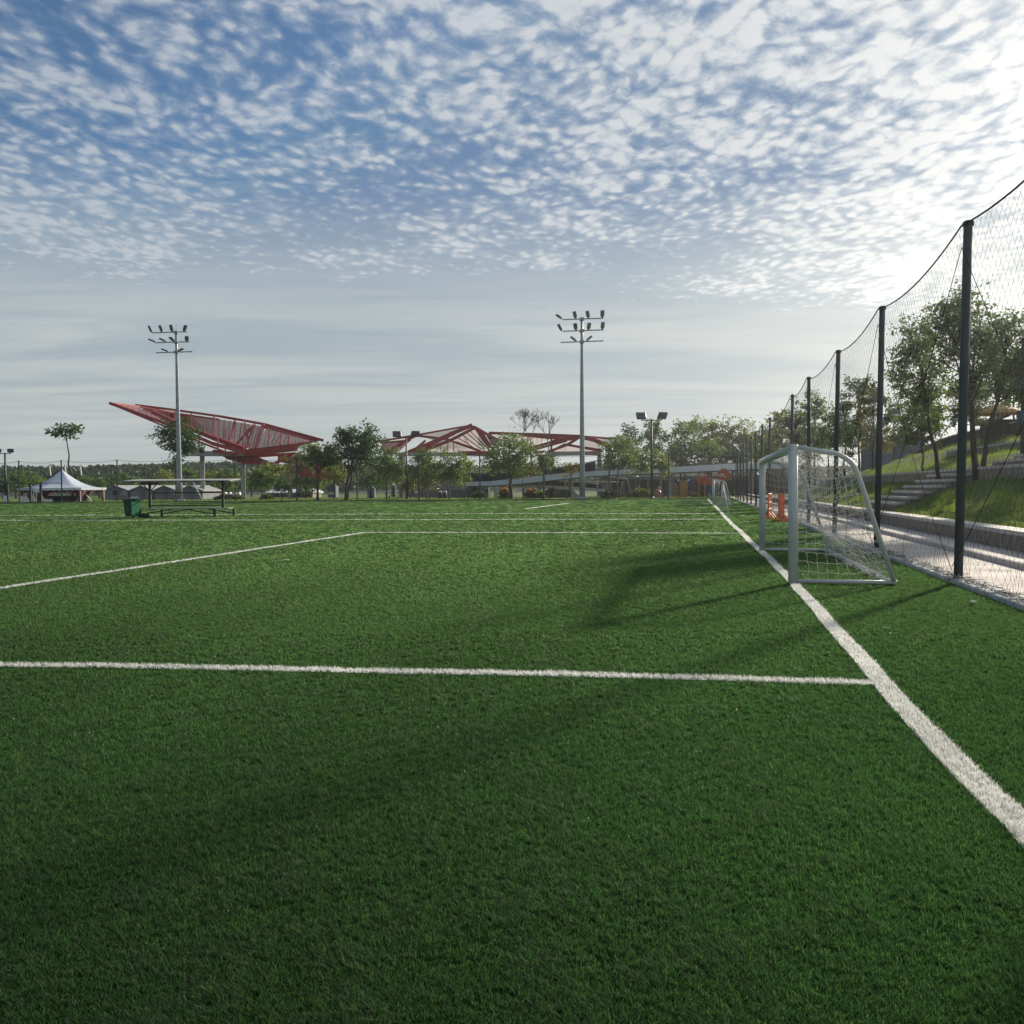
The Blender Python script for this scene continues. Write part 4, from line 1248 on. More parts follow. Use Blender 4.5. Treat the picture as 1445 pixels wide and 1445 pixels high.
# ---- white roofed houses
def house(px0, px1, apx, top, eave, Y, label, wallm, roofm, along=False):
    A0, A1 = at_z(px0, Y, 0), at_z(px1, Y, 0); xm = at_z(apx, Y, 0).x; zt = top_z(apx, top, Y); ze = top_z(apx, eave, Y)
    root = empty('house', (xm, Y, 0), label, 'house')
    if along:
        MB().bbox(((A0.x + A1.x) / 2, Y + 4, ze / 2), (A1.x - A0.x, 7, ze), b=0.02).build('wall', wallm, root)
        w0, w1 = A0.x - 0.3, A1.x + 0.3
        for s_ in (-1, 1):
            MB().plate([(w0, Y + 4 + s_ * 3.9, ze - 0.05), (w1, Y + 4 + s_ * 3.9, ze - 0.05), (w1, Y + 4, zt), (w0, Y + 4, zt)], 0.12, (0, 0, 1)).build('roof', roofm, root)
        n_ = 5
        for k in range(n_):
            x = A0.x + (A1.x - A0.x) * (k + 0.5) / n_
            MB().bbox((x, Y + 0.48, ze * 0.5), (0.8, 0.06, 0.7), b=0.01).build('window', M_glass, root)
    else:
        MB().plate([(A0.x, Y, -0.05), (A1.x, Y, -0.05), (A1.x, Y, ze), (xm, Y, zt - 0.1), (A0.x, Y, ze)], 8, (0, 1, 0)).build('wall', wallm, root)
        for xa in (A0.x - 0.3, A1.x + 0.3):
            MB().plate([(xa, Y - 0.5, ze - 0.15), (xm, Y - 0.5, zt - 0.05), (xm, Y - 0.5, zt + 0.15), (xa, Y - 0.5, ze + 0.05)], 9, (0, 1, 0)).build('roof', roofm, root)
        MB().bbox((xm, Y - 0.03, 0.9), (0.9, 0.06, 1.5), b=0.01).build('door', M_glass, root)
        MB().bbox((xm - (A1.x - A0.x) * .3, Y - 0.03, ze * .5), (0.7, 0.06, 0.7), b=0.01).build('window', M_glass, root)
M_housewall = mat('tan house wall', (0.26, 0.21, 0.17), (0.20, 0.165, 0.13), 0.8, 2)
house(376, 421, 398, 691, 695.5, 178, 'long low house with pale roof behind the canopy columns', M_housewall, M_white, True)
house(419, 428, 423, 691, 695, 172, 'narrow gabled house at the right end of the long pale roof', M_housewall, M_white)
house(428, 441, 434, 690, 695, 170, 'small gabled house with white roof left of the dark tree trunk', M_housewall, M_white)
# blue container
def at_box(px0, px1, top, Y, depth, name, label, cat, m, b=0.04, extra=None, z0=0):
    A0, A1 = at_z(px0, Y, z0), at_z(px1, Y, z0); zt = top_z((px0 + px1) / 2, top, Y)
    root = empty(name, ((A0.x + A1.x) / 2, Y, z0), label, cat)
    MB().bbox(((A0.x + A1.x) / 2, Y + depth / 2, (zt + z0) / 2), (A1.x - A0.x, depth, zt - z0), b=b).build('body', m, root)
    return root, A0, A1, zt
rt, A0, A1, zt = at_box(462.5, 473.5, 683.5, 165, 3, 'site_cabin', 'slate blue cabin between the dark tree trunks', 'cabin', M_bluecont)
for k in range(5):
    MB().box((A0.x + (A1.x - A0.x) * (k + .5) / 5, 164.98, zt * .55), (0.06, 0.06, zt * .8)).build('rib', M_bluecont, rt)
MB().bbox(((A0.x + A1.x) / 2, 164.94, 0.75), (1.1, 0.05, 0.5), b=0.01).build('window', M_silver, rt)
# white peaked booths
for px, top, ev, w, Y, lab in ((524, 681, 688.5, 8, 150, 'white pyramid booth roof on grey walls right of the dark trees'), (555.5, 680.5, 684.5, 5, 168, 'small white peaked tent left of the black lamp post')):
    q = at_z(px, Y, 0); h_ = w / 2 * Y / F_PX; zt, ze = top_z(px, top, Y), top_z(px, ev, Y)
    root = empty('booth', tuple(q), lab, 'booth')
    prof = [(h_ * 1.3, ze - 0.02), (h_ * 1.25, ze + 0.05), (h_ * 0.5, ze + (zt - ze) * 0.42), (0.04, zt)]
    MB().lathe(q, prof, 4).build('roof', M_white, root)
    MB().bbox(q + Z3 * (ze / 2), (h_ * 2.6, h_ * 2.2, ze), b=0.03).build('wall', M_shed, root)
    MB().bbox(q + Z3 * (ze * .42) - Vector((0, h_ * 1.1 + 0.02, 0)), (h_ * .8, 0.05, ze * .8), b=0.01).build('door', M_black, root)
# long low grey wall
q0, q1 = at_z(566, 158, 0), at_z(690, 150, 0)
root = empty('retaining_wall', tuple(q0), 'long low grey wall behind the young trees left of the ramp', 'wall')
MB().beam(q0 + Z3 * 0.62, q1 + Z3 * 0.62, 0.4, 1.3).build('facing', M_shed, root)
MB().beam(q0 + Z3 * 1.32, q1 + Z3 * 1.32, 0.55, 0.1).build('coping', M_shedroof, root)
# two dark bins
for px, lab in ((621, 'left of the two dark litter bins with white tops under the young trees'), (627.8, 'right of the two dark litter bins with white tops under the young trees')):
    q = at_z(px, 131, 0); root = empty('litter_bin', tuple(q), lab, 'bin', 'pair of litter bins')
    MB().lathe(q, [(0.25, 0), (0.28, 0.05), (0.28, 0.85), (0.25, 0.88)], 14).build('body', M_black, root, True)
    MB().lathe(q, [(0.26, 0.9), (0.29, 0.93), (0.24, 1.08), (0.08, 1.14)], 14).build('lid', M_white, root, True)
for px, Y, lab in ((612, 126, 'low dark bench on the lawn left of the litter bins'), (555, 136, 'low dark bench on the lawn left of the black lamp post')):
    q = at_z(px, Y, 0); root = empty('park_bench', tuple(q), lab, 'bench')
    MB().bbox(q + Z3 * 0.42, (1.5, 0.5, 0.07), b=0.02).build('seat', M_black, root)
    for s_ in (-.6, .6): MB().bbox(q + Vector((s_, 0, 0.2)), (0.12, 0.42, 0.38), b=0.02).build('leg', M_darkconc, root)

# ---- the red canopies
def P3(n): return at(*n)
def beams(root, lst, name='beam', m=None):
    for a_, b_, w_, h_ in lst:
        MB().beam(P3(a_), P3(b_), w_ * 0.8, h_ * 0.8).build(name, m or M_red, root)
def louvres(root, top, bot, n, w_, name, m, posts=0, k0=0.0, k1=1.0):
    """bars running between two edges, top and bot are point lists of equal length"""
    T = [P3(q) for q in top]; B_ = [P3(q) for q in bot]; mb = MB()
    for i in range(n):
        f = (i + 0.5) / n
        pts = [a_.lerp(c_, f) for a_, c_ in zip(T, B_)]
        for a_, c_ in zip(pts[:-1], pts[1:]): mb.beam(a_, c_, w_, w_ * 1.3)
    o = mb.build(name, m, root)
    if posts:
        mb = MB()
        for i in range(posts + 1):
            f = i / posts * (len(T) - 1); j = min(int(f), len(T) - 2); f -= j
            mb.beam(T[j].lerp(T[j + 1], f), B_[j].lerp(B_[j + 1], f), w_ * 1.6, w_ * 1.6)
        mb.build('louvre_post', m, o)
def crosshatch(root, A, B, C, D, n, w_, name, m):
    """diagonal mesh over the quad A-B (top) D-C (bottom)"""
    A, B, C, D = map(P3, (A, B, C, D)); mb = MB()
    def q(u, v): return A.lerp(B, u).lerp(D.lerp(C, u), v)
    for i in range(-n, n * 2):
        for s_ in (0, 1):
            u0, u1 = i / n, (i + 0.8) / n
            if s_: u0, u1 = u1, u0
            # clip to 0..1
            pts = []
            for k in range(13):
                v = k / 12; u = u0 + (u1 - u0) * v
                if -0.001 <= u <= 1.001: pts.append(q(u, v))
            if len(pts) > 1: mb.beam(pts[0], pts[-1], w_, w_)
    mb.build(name, m, root)

def column(root, px, top, Y, w):
    q = at_z(px, Y, 0); t = top_z(px, top, Y)
    MB().bbox((q.x, q.y, t / 2), (w, w, t), (1, .25, 0), (-.25, 1, 0), b=0.08).build('column', M_conc, root)

Y1, Y2, Y0 = 152.0, 166.0, 142.0
c1 = empty('wing_canopy', tuple(at_z(343, 150, 0)), 'great red lattice wing canopy pointing up to the left above the trees', 'canopy', 'red steel canopies')
A = (155, 569, Y0); Bt = (191, 571.5, Y2)
beams(c1, [(A, (245, 602, 144), .65, .55), ((245, 602, 144), (300, 626, 147), .65, .6), ((300, 626, 147), (345, 638, 150), .7, .7),
           ((160, 571.5, Y0), (243, 606, 143.5), .25, .3), ((262, 616, 144), (326, 641, 148), .3, .35), ((243, 606, 143.5), (262, 616, 144), .3, .3),
           (A, (196, 573.5, 156), .4, .35), ((196, 573.5, 156), (250, 583.5, 163), .4, .35), ((250, 583.5, 163), (310, 592, Y2), .3, .35),
           (Bt, (250, 579, Y2), .35, .5), ((250, 579, Y2), (310, 587.5, Y2), .35, .5), ((310, 587.5, Y2), (345, 593.5, Y2), .35, .55), ((345, 593.5, Y2), (372, 598.5, Y2), .35, .55), ((372, 598.5, Y2), (456, 621.5, 160), .35, .6),
           ((372, 602, Y2 - 2), (446, 622.5, 160), .4, .6),
           ((204, 576, 163), (247, 596, 158), .9, .85), ((247, 596, 158), (301, 618, 155), .8, .8), ((301, 618, 155), (345, 634, 152), .7, .9)])
beams(c1, [((371.5, 600, Y2 - 1), (359, 636, 153), .7, .8), ((360, 599, Y2 - 1), (330, 630, 154), .35, .45), ((345, 594, Y2 - 1), (343, 633, 153), .28, .3), ((331.5, 594, Y2 - 1), (323, 627, 154), .35, .45),
           ((357, 604, Y2 - 2), (346, 634, 153), .3, .35), ((348, 606, Y2 - 3), (352, 634, 153), .3, .3), ((302, 588, Y2 - 1), (300, 618, 155), .35, .35), ((318, 606, 160), (318, 640, 149), .3, .3), ((308, 612, 158), (307, 632, 148), .3, .3),
           ((281, 609, 156), (281, 632, 147), .35, .35), ((275, 606, 156), (268, 620, 146), .25, .3), ((247, 580, Y2 - 1), (247, 596, 158), .35, .35), ((270, 584, Y2 - 1), (271, 606, 157), .3, .3), ((330, 622, 155), (329, 641, 149), .3, .3)], 'strut')
# lattice of the long back face
louvres(c1, [(205, 575, 164), (250, 584, 164), (300, 590, 164), (345, 597, 164), (370, 602, 164)], [(207, 576.5, 163), (250, 597, 159), (301, 618, 156), (340, 631, 154), (358, 634, 153)], 20, .075, 'lattice', M_redmesh, 22)
louvres(c1, [(170, 572, 144), (196, 575, 155), (212, 580, 158), (244, 596, 157)], [(172, 574.5, 142.5), (196, 584, 143), (214, 591.5, 144), (243, 602, 144.5)], 8, .045, 'front_lattice', M_redmesh, 9)
M_openmesh = mat('open red mesh', (0.36, 0.05, 0.05), (0.30, 0.04, 0.04), 0.7, 1.5, transl=0.5, clear=0.70)
for tri in ([(206, 575.5, 164.3), (250, 584.5, 164.3), (250, 597, 159.4)], [(250, 584.5, 164.3), (300, 590.5, 164.3), (301, 618, 156.4), (250, 597, 159.4)], [(300, 590.5, 164.3), (345, 597.5, 164.3), (341, 631, 154.4), (301, 618, 156.4)], [(345, 597.5, 164.3), (370, 602, 164.3), (358, 634, 153.4), (341, 631, 154.4)],
            [(166, 571.5, 144.2), (198, 576, 154), (244, 597, 156.5), (243, 602, 145)]):
    MB().plate([P3(q) for q in tri], 0.05, (0, 1, 0)).build('mesh_panel', M_openmesh, c1)
for tri in ([(376, 602.5, 164), (450, 622.5, 160), (362, 633, 153.5)],):
    MB().plate([P3(q) for q in tri], 0.06, (0, 1, 0)).build('mesh_panel', mat('pale red mesh sheet', (0.40, 0.20, 0.20), (0.34, 0.16, 0.16), 0.7, 1.5, transl=0.6, clear=0.5), c1)
crosshatch(c1, (374, 602, 163), (447, 622.5, 159.5), (440, 624, 158), (361, 633, 153), 14, .06, 'mesh_bracing', M_redmesh)
beams(c1, [((397, 610, 162), (395.5, 628, 155), .32, .32), ((408, 613, 161), (407, 627, 156), .32, .32), ((380, 605, 163), (378, 630, 154), .2, .2), ((389, 607, 163), (388, 629, 154), .15, .15)], 'strut')
# keel: deep fascia rising to the right, and the hull below it
MB().plate([P3(q) for q in ((346, 634, 151), (400, 628, 151), (452, 620.5, 152), (420, 630, 151), (417, 636, 151), (345, 644, 151), (338, 638, 151))], 1.2, (0, 1, 0)).build('keel_fascia', M_red, c1)
MB().plate([P3(q) for q in ((313, 644, 152.5), (340, 639, 152.5), (352, 641, 152.5), (383, 654, 152.5), (372, 656, 152.5), (340, 652, 152.5))], 1.0, (0, 1, 0)).build('hull_plate', M_red, c1)
beams(c1, [((300, 636, 149), (345, 643, 151), .5, .5), ((318, 646, 152), (345, 654, 152), .3, .3), ((345, 654, 152), (376, 655, 153), .3, .3), ((352, 641, 152), (385, 655, 154), .3, .35), ((340, 640, 152), (372, 655, 153), .28, .3),
           ((345, 645, 153), (417, 640, 156), .5, .6), ((384, 654, 154), (417, 645, 157), .45, .5), ((417, 667, 150), (450, 679, 150), .6, .5), ((450, 679, 150), (482, 660, 152), .3, .3)])
MB().plate([P3(q) for q in ((392, 641, 155), (416, 638, 155), (425, 645, 155), (417, 655, 155), (392, 652, 155))], 0.5, (0, 1, 0)).build('hull_plate', M_red, c1)
crosshatch(c1, (417, 640, 154), (480, 645, 154), (470, 678, 152), (420, 668, 151), 22, .10, 'hull_mesh', M_redmesh)
MB().plate([P3(q) for q in ((418, 641, 154.6), (482, 646, 154.6), (484, 662, 153.6), (450, 677, 152.6), (419, 666, 152.6))], 0.06, (0, 1, 0)).build('hull_sheet', mat('red mesh sheet', (0.25, 0.06, 0.06), (0.2, 0.045, 0.045), 0.7, 1.5, transl=0.4, clear=0.45), c1)
# deck and columns
q0, q1 = at(258, 640, 151), at(346, 640.5, 152)
MB().beam(q0, q1, 3.0, 0.75).build('deck_beam', M_conc, c1)
for px, h0, h1 in ((259, 633, 637),):
    MB().beam(at(px, 634.5, 151), at(280, 634.5, 151), 2.0, 0.6).build('plinth', M_conc, c1)
MB().bbox(at(285, 635, 150), (0.7, 0.7, 0.9), b=0.03).build('bearing', M_black, c1)
column(c1, 286, 643, 152, 0.72); column(c1, 343.5, 652, 153, 0.75); column(c1, 409, 668, 156, 0.72); column(c1, 491, 670, 160, 0.6)

YA, YB = 150.0, 160.0
c2 = empty('peaked_canopy', tuple(at_z(620, 152, 0)), 'red steel canopy rising to a peak between the two floodlight masts', 'canopy', 'red steel canopies')
ap = (666, 600, YB - 5)
beams(c2, [((520, 626, YB), (540, 622, YB), .4, .4), ((540, 622, YB), (590, 613.5, YB), .4, .4), ((590, 613.5, YB), ap, .35, .35), ((541, 624.5, YB), (580, 621, YB), .3, .3),
           ((566, 643, YA), (612, 624, YA + 2), .9, .9), ((612, 624, YA + 2), (640, 611, YA + 4), .8, .9), ((640, 611, YA + 4), ap, .6, .8),
           ((590, 639, YA + 1), (636, 621, YA + 3), .6, .7), ((636, 621, YA + 3), (668, 604.5, YA + 5), .6, .6),
           ((548, 637, YB - 2), (586, 614, YB), .6, .6), ((586, 614.5, YB), (632, 620, YB - 3), .6, .5), ((632, 620, YB - 3), (676, 636, YB - 5), .6, .5), ((676, 636, YB - 5), (680, 640, YB - 5), .5, .5),
           ((668, 602, YB - 5), (704, 622, YB - 2), .5, .5), ((575, 640, YA), (545, 640, YB), .4, .4), ((600, 622, YA + 4), (588, 632, YA + 3), .4, .4)])
MB().plate([P3(q) for q in ((667, 602, YA + 5), (670, 601, YA + 5), (683, 612, YA + 4), (693.5, 629, YA + 3), (689, 633, YA + 3))], 0.8, (0, 1, 0)).build('gable_beam', M_red, c2)
for tri in ([(669, 605, 157), (689, 632, 155), (636, 621.5, 156)], [(541, 623, 161), (588, 614.5, 161), (560, 640, 159.5), (536, 636, 160)], [(592, 614.5, 161), (660, 602.5, 158), (614, 622, 157)], [(634, 622, 158), (690, 633, 157), (680, 641, 157), (580, 640.5, 156), (600, 633, 156)],
            [(672, 603, 159), (704, 620, 160), (704, 632, 160), (692, 628, 158)]):
    MB().plate([P3(q) for q in tri], 0.08, (0, 1, 0)).build('roof_sheet', M_pale, c2)
louvres(c2, [(541, 624, 159.8), (580, 620, 159.8)], [(536, 636, 159.5), (562, 637, 159.5)], 9, .09, 'lattice', M_redmesh, 8)
crosshatch(c2, (684, 610, 157.5), (704, 621, 157.5), (704, 632, 157.5), (694, 628, 157.5), 9, .09, 'lattice', M_redmesh)
for a_, c_ in (((645, 617, 156), (672, 634, 155)), ((652, 613.5, 156), (678, 633, 155)), ((658, 610, 156), (683, 632, 155)), ((663, 607.5, 156), (686, 631, 155)), ((632, 622, 157), (632, 636, 156)), ((640, 624, 157), (640, 636, 156)), ((622, 626, 156), (622, 636, 156))):
    MB().beam(P3(a_), P3(c_), .14, .14).build('purlin', M_red, c2)
MB().beam(at(562, 641.3, YA + 1), at(706, 640.5, YA + 1), 2.5, 0.55).build('deck_beam', M_conc, c2)
MB().beam(at(650, 639, YA - .4), at(706, 639, YA - .4), 0.4, 0.55).build('beam', M_red, c2)
column(c2, 567.5, 643, 152, 1.0)
MB().tube([at_z(569.5, 149.5, 0), at(569.5, 644, 149.5)], 0.12, 8).build('downpipe', M_white, c2)

c3 = empty('flat_canopy', tuple(at_z(800, 148, 0)), 'low red steel canopy with crossing beams behind the right floodlight mast', 'canopy', 'red steel canopies')
Q = (819, 616, YA)
beams(c3, [((690, 611, YB - 2), (745, 613, YB - 3), .5, .6), ((745, 613, YB - 3), Q, .45, .7), ((718, 612, YB - 3), (775, 618, YB - 5), .4, .5), ((775, 618, YB - 5), (805, 620, YB - 7), .4, .5),
           (Q, (778, 624, YA + 3), .7, .7), ((778, 624, YA + 3), (746, 633, YA + 4), .5, .5), ((800, 622, YA + 2), (748, 636, YA + 2), .4, .45), (Q, (800, 628, YA), .6, .6), ((800, 628, YA), (772, 638, YA), .5, .5), ((797, 627, YA - 1), (778, 637, YA - 1), .5, .5),
           ((797, 627, YA), (825, 632, YA - 1), .5, .5), ((825, 632, YA - 1), (850, 636, YA - 2), .6, .6), (Q, (842, 622, YA - 1), .9, .8), ((842, 622, YA - 1), (860, 630, YA - 2), .9, .9), ((822, 615.5, YA), (880, 620, YA + 3), .25, .3), ((835, 617, YA), (864, 620, YA + 2), .3, .25),
           ((860, 630, YA - 2), (888, 622, YA), .5, .5), ((860, 637, YA), (905, 637, YA), .4, .5), ((770, 637, YA), (752, 639, YA), .4, .5)])
beams(c3, [((778, 618, YA + 2), (778, 645, YA + 2), .4, .4), ((745, 613, YB - 3), (745, 638, YB - 4), .2, .2)], 'strut')
for px in (724, 731, 738, 752, 758, 764): MB().beam(at(px, 613.5, 156), at(px, 637 if px < 750 else 632, 155), .08, .08).build('hanger', M_red, c3)
for tri in ([(704, 613, 158), (775, 619, 156), (746, 632.5, 156), (772, 639, 155), (706, 639, 156)], [(822, 618, 152.5), (842, 624, 151.5), (850, 635, 150.5), (826, 631, 151)], [(799, 629, 152.3), (846, 637, 151), (780, 638, 152)], [(846, 619, 153), (885, 621, 154), (890, 636, 153), (862, 632, 151)]):
    MB().plate([P3(q) for q in tri], 0.08, (0, 1, 0)).build('roof_sheet', M_pale, c3)
MB().beam(at(770, 640.5, YA + 1), at(848, 639.5, YA + 1), 2.5, 0.62).build('deck_beam', M_conc, c3)
column(c3, 846, 641, 152, 0.6); column(c3, 779, 643, 153, 0.6); column(c3, 700, 642, 153, 0.6)

# ---- the long curved ramp
ramp = empty('ramp_bridge', tuple(at_z(800, 138, 0)), 'long white ramp rising to the right behind the playground, with dark mesh railing', 'bridge')
def ribbon(pts_top, pts_bot, thick, name, m):
    T = [P3(q) for q in pts_top]; B_ = [P3(q) for q in pts_bot]; vs = []; D = Vector((0.05, thick, 0))
    for a_, c_ in zip(T, B_): vs += [a_, c_, c_ + D, a_ + D]
    n_ = len(T); fs = []
    for i in range(n_ - 1):
        for k in range(4): fs.append((i * 4 + k, i * 4 + (k + 1) % 4, (i + 1) * 4 + (k + 1) % 4, (i + 1) * 4 + k))
    fs += [(0, 1, 2, 3), ((n_ - 1) * 4 + 3, (n_ - 1) * 4 + 2, (n_ - 1) * 4 + 1, (n_ - 1) * 4)]
    return MB().add(vs, fs).build(name, m, ramp)
rx = [657, 690, 725, 760, 800, 840, 880, 930, 980, 1030, 1075, 1120]
rt_ = [680, 679.3, 675.5, 671, 667.2, 664.6, 662.6, 660.0, 657.2, 654.2, 652.6, 651.2]
rb_ = [686, 685.6, 683.5, 680.0, 675.2, 671.6, 669.4, 667.6, 665.6, 663.2, 661.8, 660.5]
ry = [146, 144, 142, 140, 138, 136.5, 135, 134, 133, 132.5, 132, 131.5]
ribbon(list(zip(rx, rt_, ry)), list(zip(rx, rb_, ry)), 0.3, 'parapet', M_parapet)
ribbon([(x_, b__ - 1.5, y_ + 0.35) for x_, b__, y_ in zip(rx, rb_, ry)], [(x_, b__ + 1.2, y_ + 0.35) for x_, b__, y_ in zip(rx, rb_, ry)], 4.5, 'deck', M_darkconc)
rail_top = [668.5, 668.5, 666.5, 663.5, 658.5, 650, 649.5, 648.5, 646.5, 644.5, 643, 642]
T = [P3((x_, t_, y_ + 0.15)) for x_, t_, y_ in zip(rx, rail_top, ry)]; B_ = [P3((x_, t_, y_ + 0.15)) for x_, t_, y_ in zip(rx, rt_, ry)]
mb = MB(); mr = MB()
for i in range(len(T) - 1):
    L = (T[i + 1] - T[i]).length; k = max(3, int(L / 0.16))
    dense = i < 6
    if dense:
        for j in range(k):
            mb.beam(T[i].lerp(T[i + 1], j / k), B_[i].lerp(B_[i + 1], j / k), 0.075, 0.075)
    for j in range(0, k, 12):
        mr.beam(T[i].lerp(T[i + 1], j / k), B_[i].lerp(B_[i + 1], j / k), 0.08, 0.08)
    mr.beam(T[i], T[i + 1], 0.08, 0.08)
mb.build('mesh_railing', M_darkrail, ramp); mr.build('handrail', M_darkrail, ramp)
ribbon([(x_, t_ + 1.0, y_ + 0.3) for x_, t_, y_ in zip(rx[:6], rail_top[:6], ry[:6])], [(x_, t_, y_ + 0.3) for x_, t_, y_ in zip(rx[:6], rt_[:6], ry[:6])], 0.04, 'screen', M_darkrail)
# lower flight turning back down to the right
ribbon([(722, 683.0, 143.5), (760, 684.0, 142.5), (800, 686.3, 141), (853, 690.0, 139)], [(722, 688.0, 143.5), (760, 689.0, 142.5), (800, 691.3, 141), (853, 693.6, 139)], 0.3, 'lower_parapet', M_parapet)
ribbon([(722, 676, 144), (790, 679, 142.5), (850, 684, 141)], [(722, 683.5, 144), (790, 686, 142.5), (850, 690, 141)], 0.05, 'lower_screen', mat('brownish mesh', (0.09, 0.05, 0.045), (0.06, 0.035, 0.03), 0.8, 4))
for px, top, Y in ((761, 681, 141.5), (804, 676, 140), (856, 672, 138), (945, 668, 136), (1000, 665, 135), (1060, 662, 134.5)):
    q = at_z(px, Y, 0); t = top_z(px, top, Y)
    MB().bbox((q.x, q.y, t / 2), (0.55, 0.55, t), b=0.05).build('pier', M_conc, ramp)
# building under the ramp
bld = empty('pavilion', tuple(at_z(900, 146, 0)), 'low dark glazed pavilion tucked under the ramp', 'building')
def facade(px0, px1, top, Y, depth, m, name, parent):
    A0, A1 = at_z(px0, Y, 0), at_z(px1, Y, 0); zt = top_z((px0 + px1) / 2, top, Y)
    return MB().bbox(((A0.x + A1.x) / 2, Y + depth / 2, zt / 2), (A1.x - A0.x, depth, zt), b=0.03).build(name, m, parent), A0, A1, zt
facade(850, 1135, 672, 148, 6, mat('dark grey facade', (0.15, 0.155, 0.165), (0.11, 0.115, 0.125), 0.8, 0.8), 'wall', bld)  # back wall in a dark grey of its own
for k in range(15):
    x0 = 865 + k * 17.5
    facade(x0, x0 + 13, 677, 147.9, 0.2, M_glass, 'window', bld)
facade(1080, 1108, 663.5, 140, 0.5, M_wood, 'timber_panel', bld)
facade(658, 690, 687, 150, 3, M_shed, 'side_wall', bld)
facade(668, 678, 689.5, 149.9, 0.2, M_glass, 'window', bld)
# dark screen wall along the top of the slope's foot, seen through the fence
# ---- things of the playground
q = at_z(778, 127, 0)
root = empty('pipe_tunnel', tuple(q), 'dark concrete pipe tunnel with a bright round mouth left of the right mast', 'tunnel')
Rt = 7.6 * 127 / F_PX
ax_ = Vector((-0.25, -1, 0)).normalized(); c = q + Z3 * (Rt * 0.95)
vs = []; fs = []; n_ = 28
for (r_, h_) in ((Rt, -2.5), (Rt, 0.0), (Rt * 0.78, 0.02), (Rt * 0.76, -2.5)):
    for k in range(n_):
        th = 2 * math.pi * k / n_; side = Vector((ax_.y, -ax_.x, 0))
        vs.append(c + ax_ * h_ + side * (math.cos(th) * r_) + Z3 * (math.sin(th) * r_))
for i in range(3):
    for k in range(n_): fs.append((i * n_ + k, i * n_ + (k + 1) % n_, (i + 1) * n_ + (k + 1) % n_, (i + 1) * n_ + k))
MB().add(vs, fs).build('pipe', M_darkconc, root, True)
MB().lathe(c + Vector((1.0, 0.3, 0)) * 0.35 - ax_ * 0.6, [(0.02, 0.05), (Rt * 0.36, 0.02), (Rt * 0.42, -0.05), (0.02, -0.12)], 20, ax_).build('round_mirror', M_silver, root, True)
MB().plate([at_z(765, 128.5, 0), at(768, 694, 128.5), at(775, 690.6, 128.5), at(795, 690.3, 128.5), at(806, 692, 128.5), at_z(812, 128.5, 0)], 2.5, (0, 1, 0)).build('mound', M_darkconc, root)
MB().plate([at_z(806, 126, 0), at(807.5, 691.5, 126), at_z(822, 126, 0)], 2.0, (0, 1, 0)).build('slide_slab', M_conc, root)
# yellow climbing frame
root = empty('climbing_frame', tuple(at_z(840, 129, 0)), 'pale yellow climbing frame of thin bars in front of the lower ramp', 'climbing frame')
def bar(a_, c_, r_=0.07, name='bar', m=None, par=None): MB().tube([P3(a_), P3(c_)], r_, 8).build(name, m or M_yellow, par or root, True)
bar((796, 680.2, 129), (874, 680.2, 129)); bar((797, 680, 129), (801, 699, 129)); bar((808, 680, 131), (808, 700, 131)); bar((843, 679, 129), (843, 699, 129)); bar((885, 675.5, 131), (891, 699, 131)); bar((878, 680, 129), (874, 700, 129)); bar((862, 674, 131), (885, 675.5, 131))
# pink play dome
q = at_z(927, 121, 0); rr_ = 7.5 * 121 / F_PX
root = empty('play_dome', tuple(q), 'faded pink rounded play dome with a dark hoop right of the lamp post', 'play dome')
MB().lathe(q, [(rr_ * 0.9, 0), (rr_ * 1.0, rr_ * 0.35), (rr_ * 0.95, rr_ * 0.85), (rr_ * 0.7, rr_ * 1.35), (rr_ * 0.25, rr_ * 1.6), (0.03, rr_ * 1.64)], 20).build('dome', M_pink, root, True)
MB().tube([q + Vector((math.cos(t) * rr_ * 0.62, -0.1, rr_ * (1.35 + 0.75 * math.sin(t)))) for t in [math.pi * k / 12 for k in range(13)]], 0.045, 6).build('hoop', M_black, root, True)
for sg in (-1, 1): MB().lathe(q + Vector((sg * rr_ * 1.15, -0.2, 0.2)), [(0.05, 0), (0.2, 0.02), (0.2, 0.13), (0.05, 0.15)], 14, (1, 0, 0)).build('wheel', M_black, root, True)
# golden play hut and timber posts
root = empty('play_hut', tuple(at_z(965, 122, 0)), 'golden timber play hut with slatted sides between the hedge and the orange frame', 'play hut')
a0, a1 = at_z(960, 122, 0), at_z(970.5, 122, 0); zt = top_z(965, 678, 122)
MB().bbox(((a0.x + a1.x) / 2, 122.5, zt / 2), (a1.x - a0.x, 1.0, zt), b=0.03).build('hut_wall', M_gold, root)
for px in (957.5, 972): MB().beam(at(px - 1.5, 679, 122), at(px + 1, 676.5, 122), 0.5, 0.10).build('roof_edge', M_white, root)
for px in (952, 954.5): MB().beam(at_z(px, 122.3, 0), at(px, 682, 122.3), 0.12, 0.12).build('post', M_gold, root)
for py in (687, 693): MB().beam(at(951, py, 122.3), at(960, py, 122.3), 0.08, 0.1).build('rail', M_gold, root)
root = empty('timber_pergola', tuple(at_z(990, 123, 0)), 'orange red topped timber frame left of the far goal', 'frame')
for px in (986.5, 995): MB().beam(at_z(px, 123, 0), at(px, 677, 123), 0.17, 0.17).build('post', M_gold, root)
MB().bbox(at(994, 680, 124), (2.0, 1.4, 0.8), b=0.05).build('roof', M_orange_red, root)
MB().beam(at(984, 675.5, 123.4), at(1002, 671.5, 123.4), 0.3, 0.3).build('beam', M_orange_red, root)
MB().beam(at(972, 695.5, 123), at(986, 695.5, 123), 0.12, 0.3).build('rail', M_gold, root)
MB().bbox(at(979, 686, 125), (1.2, 0.1, 1.9), b=0.02).build('panel', M_blue, root)
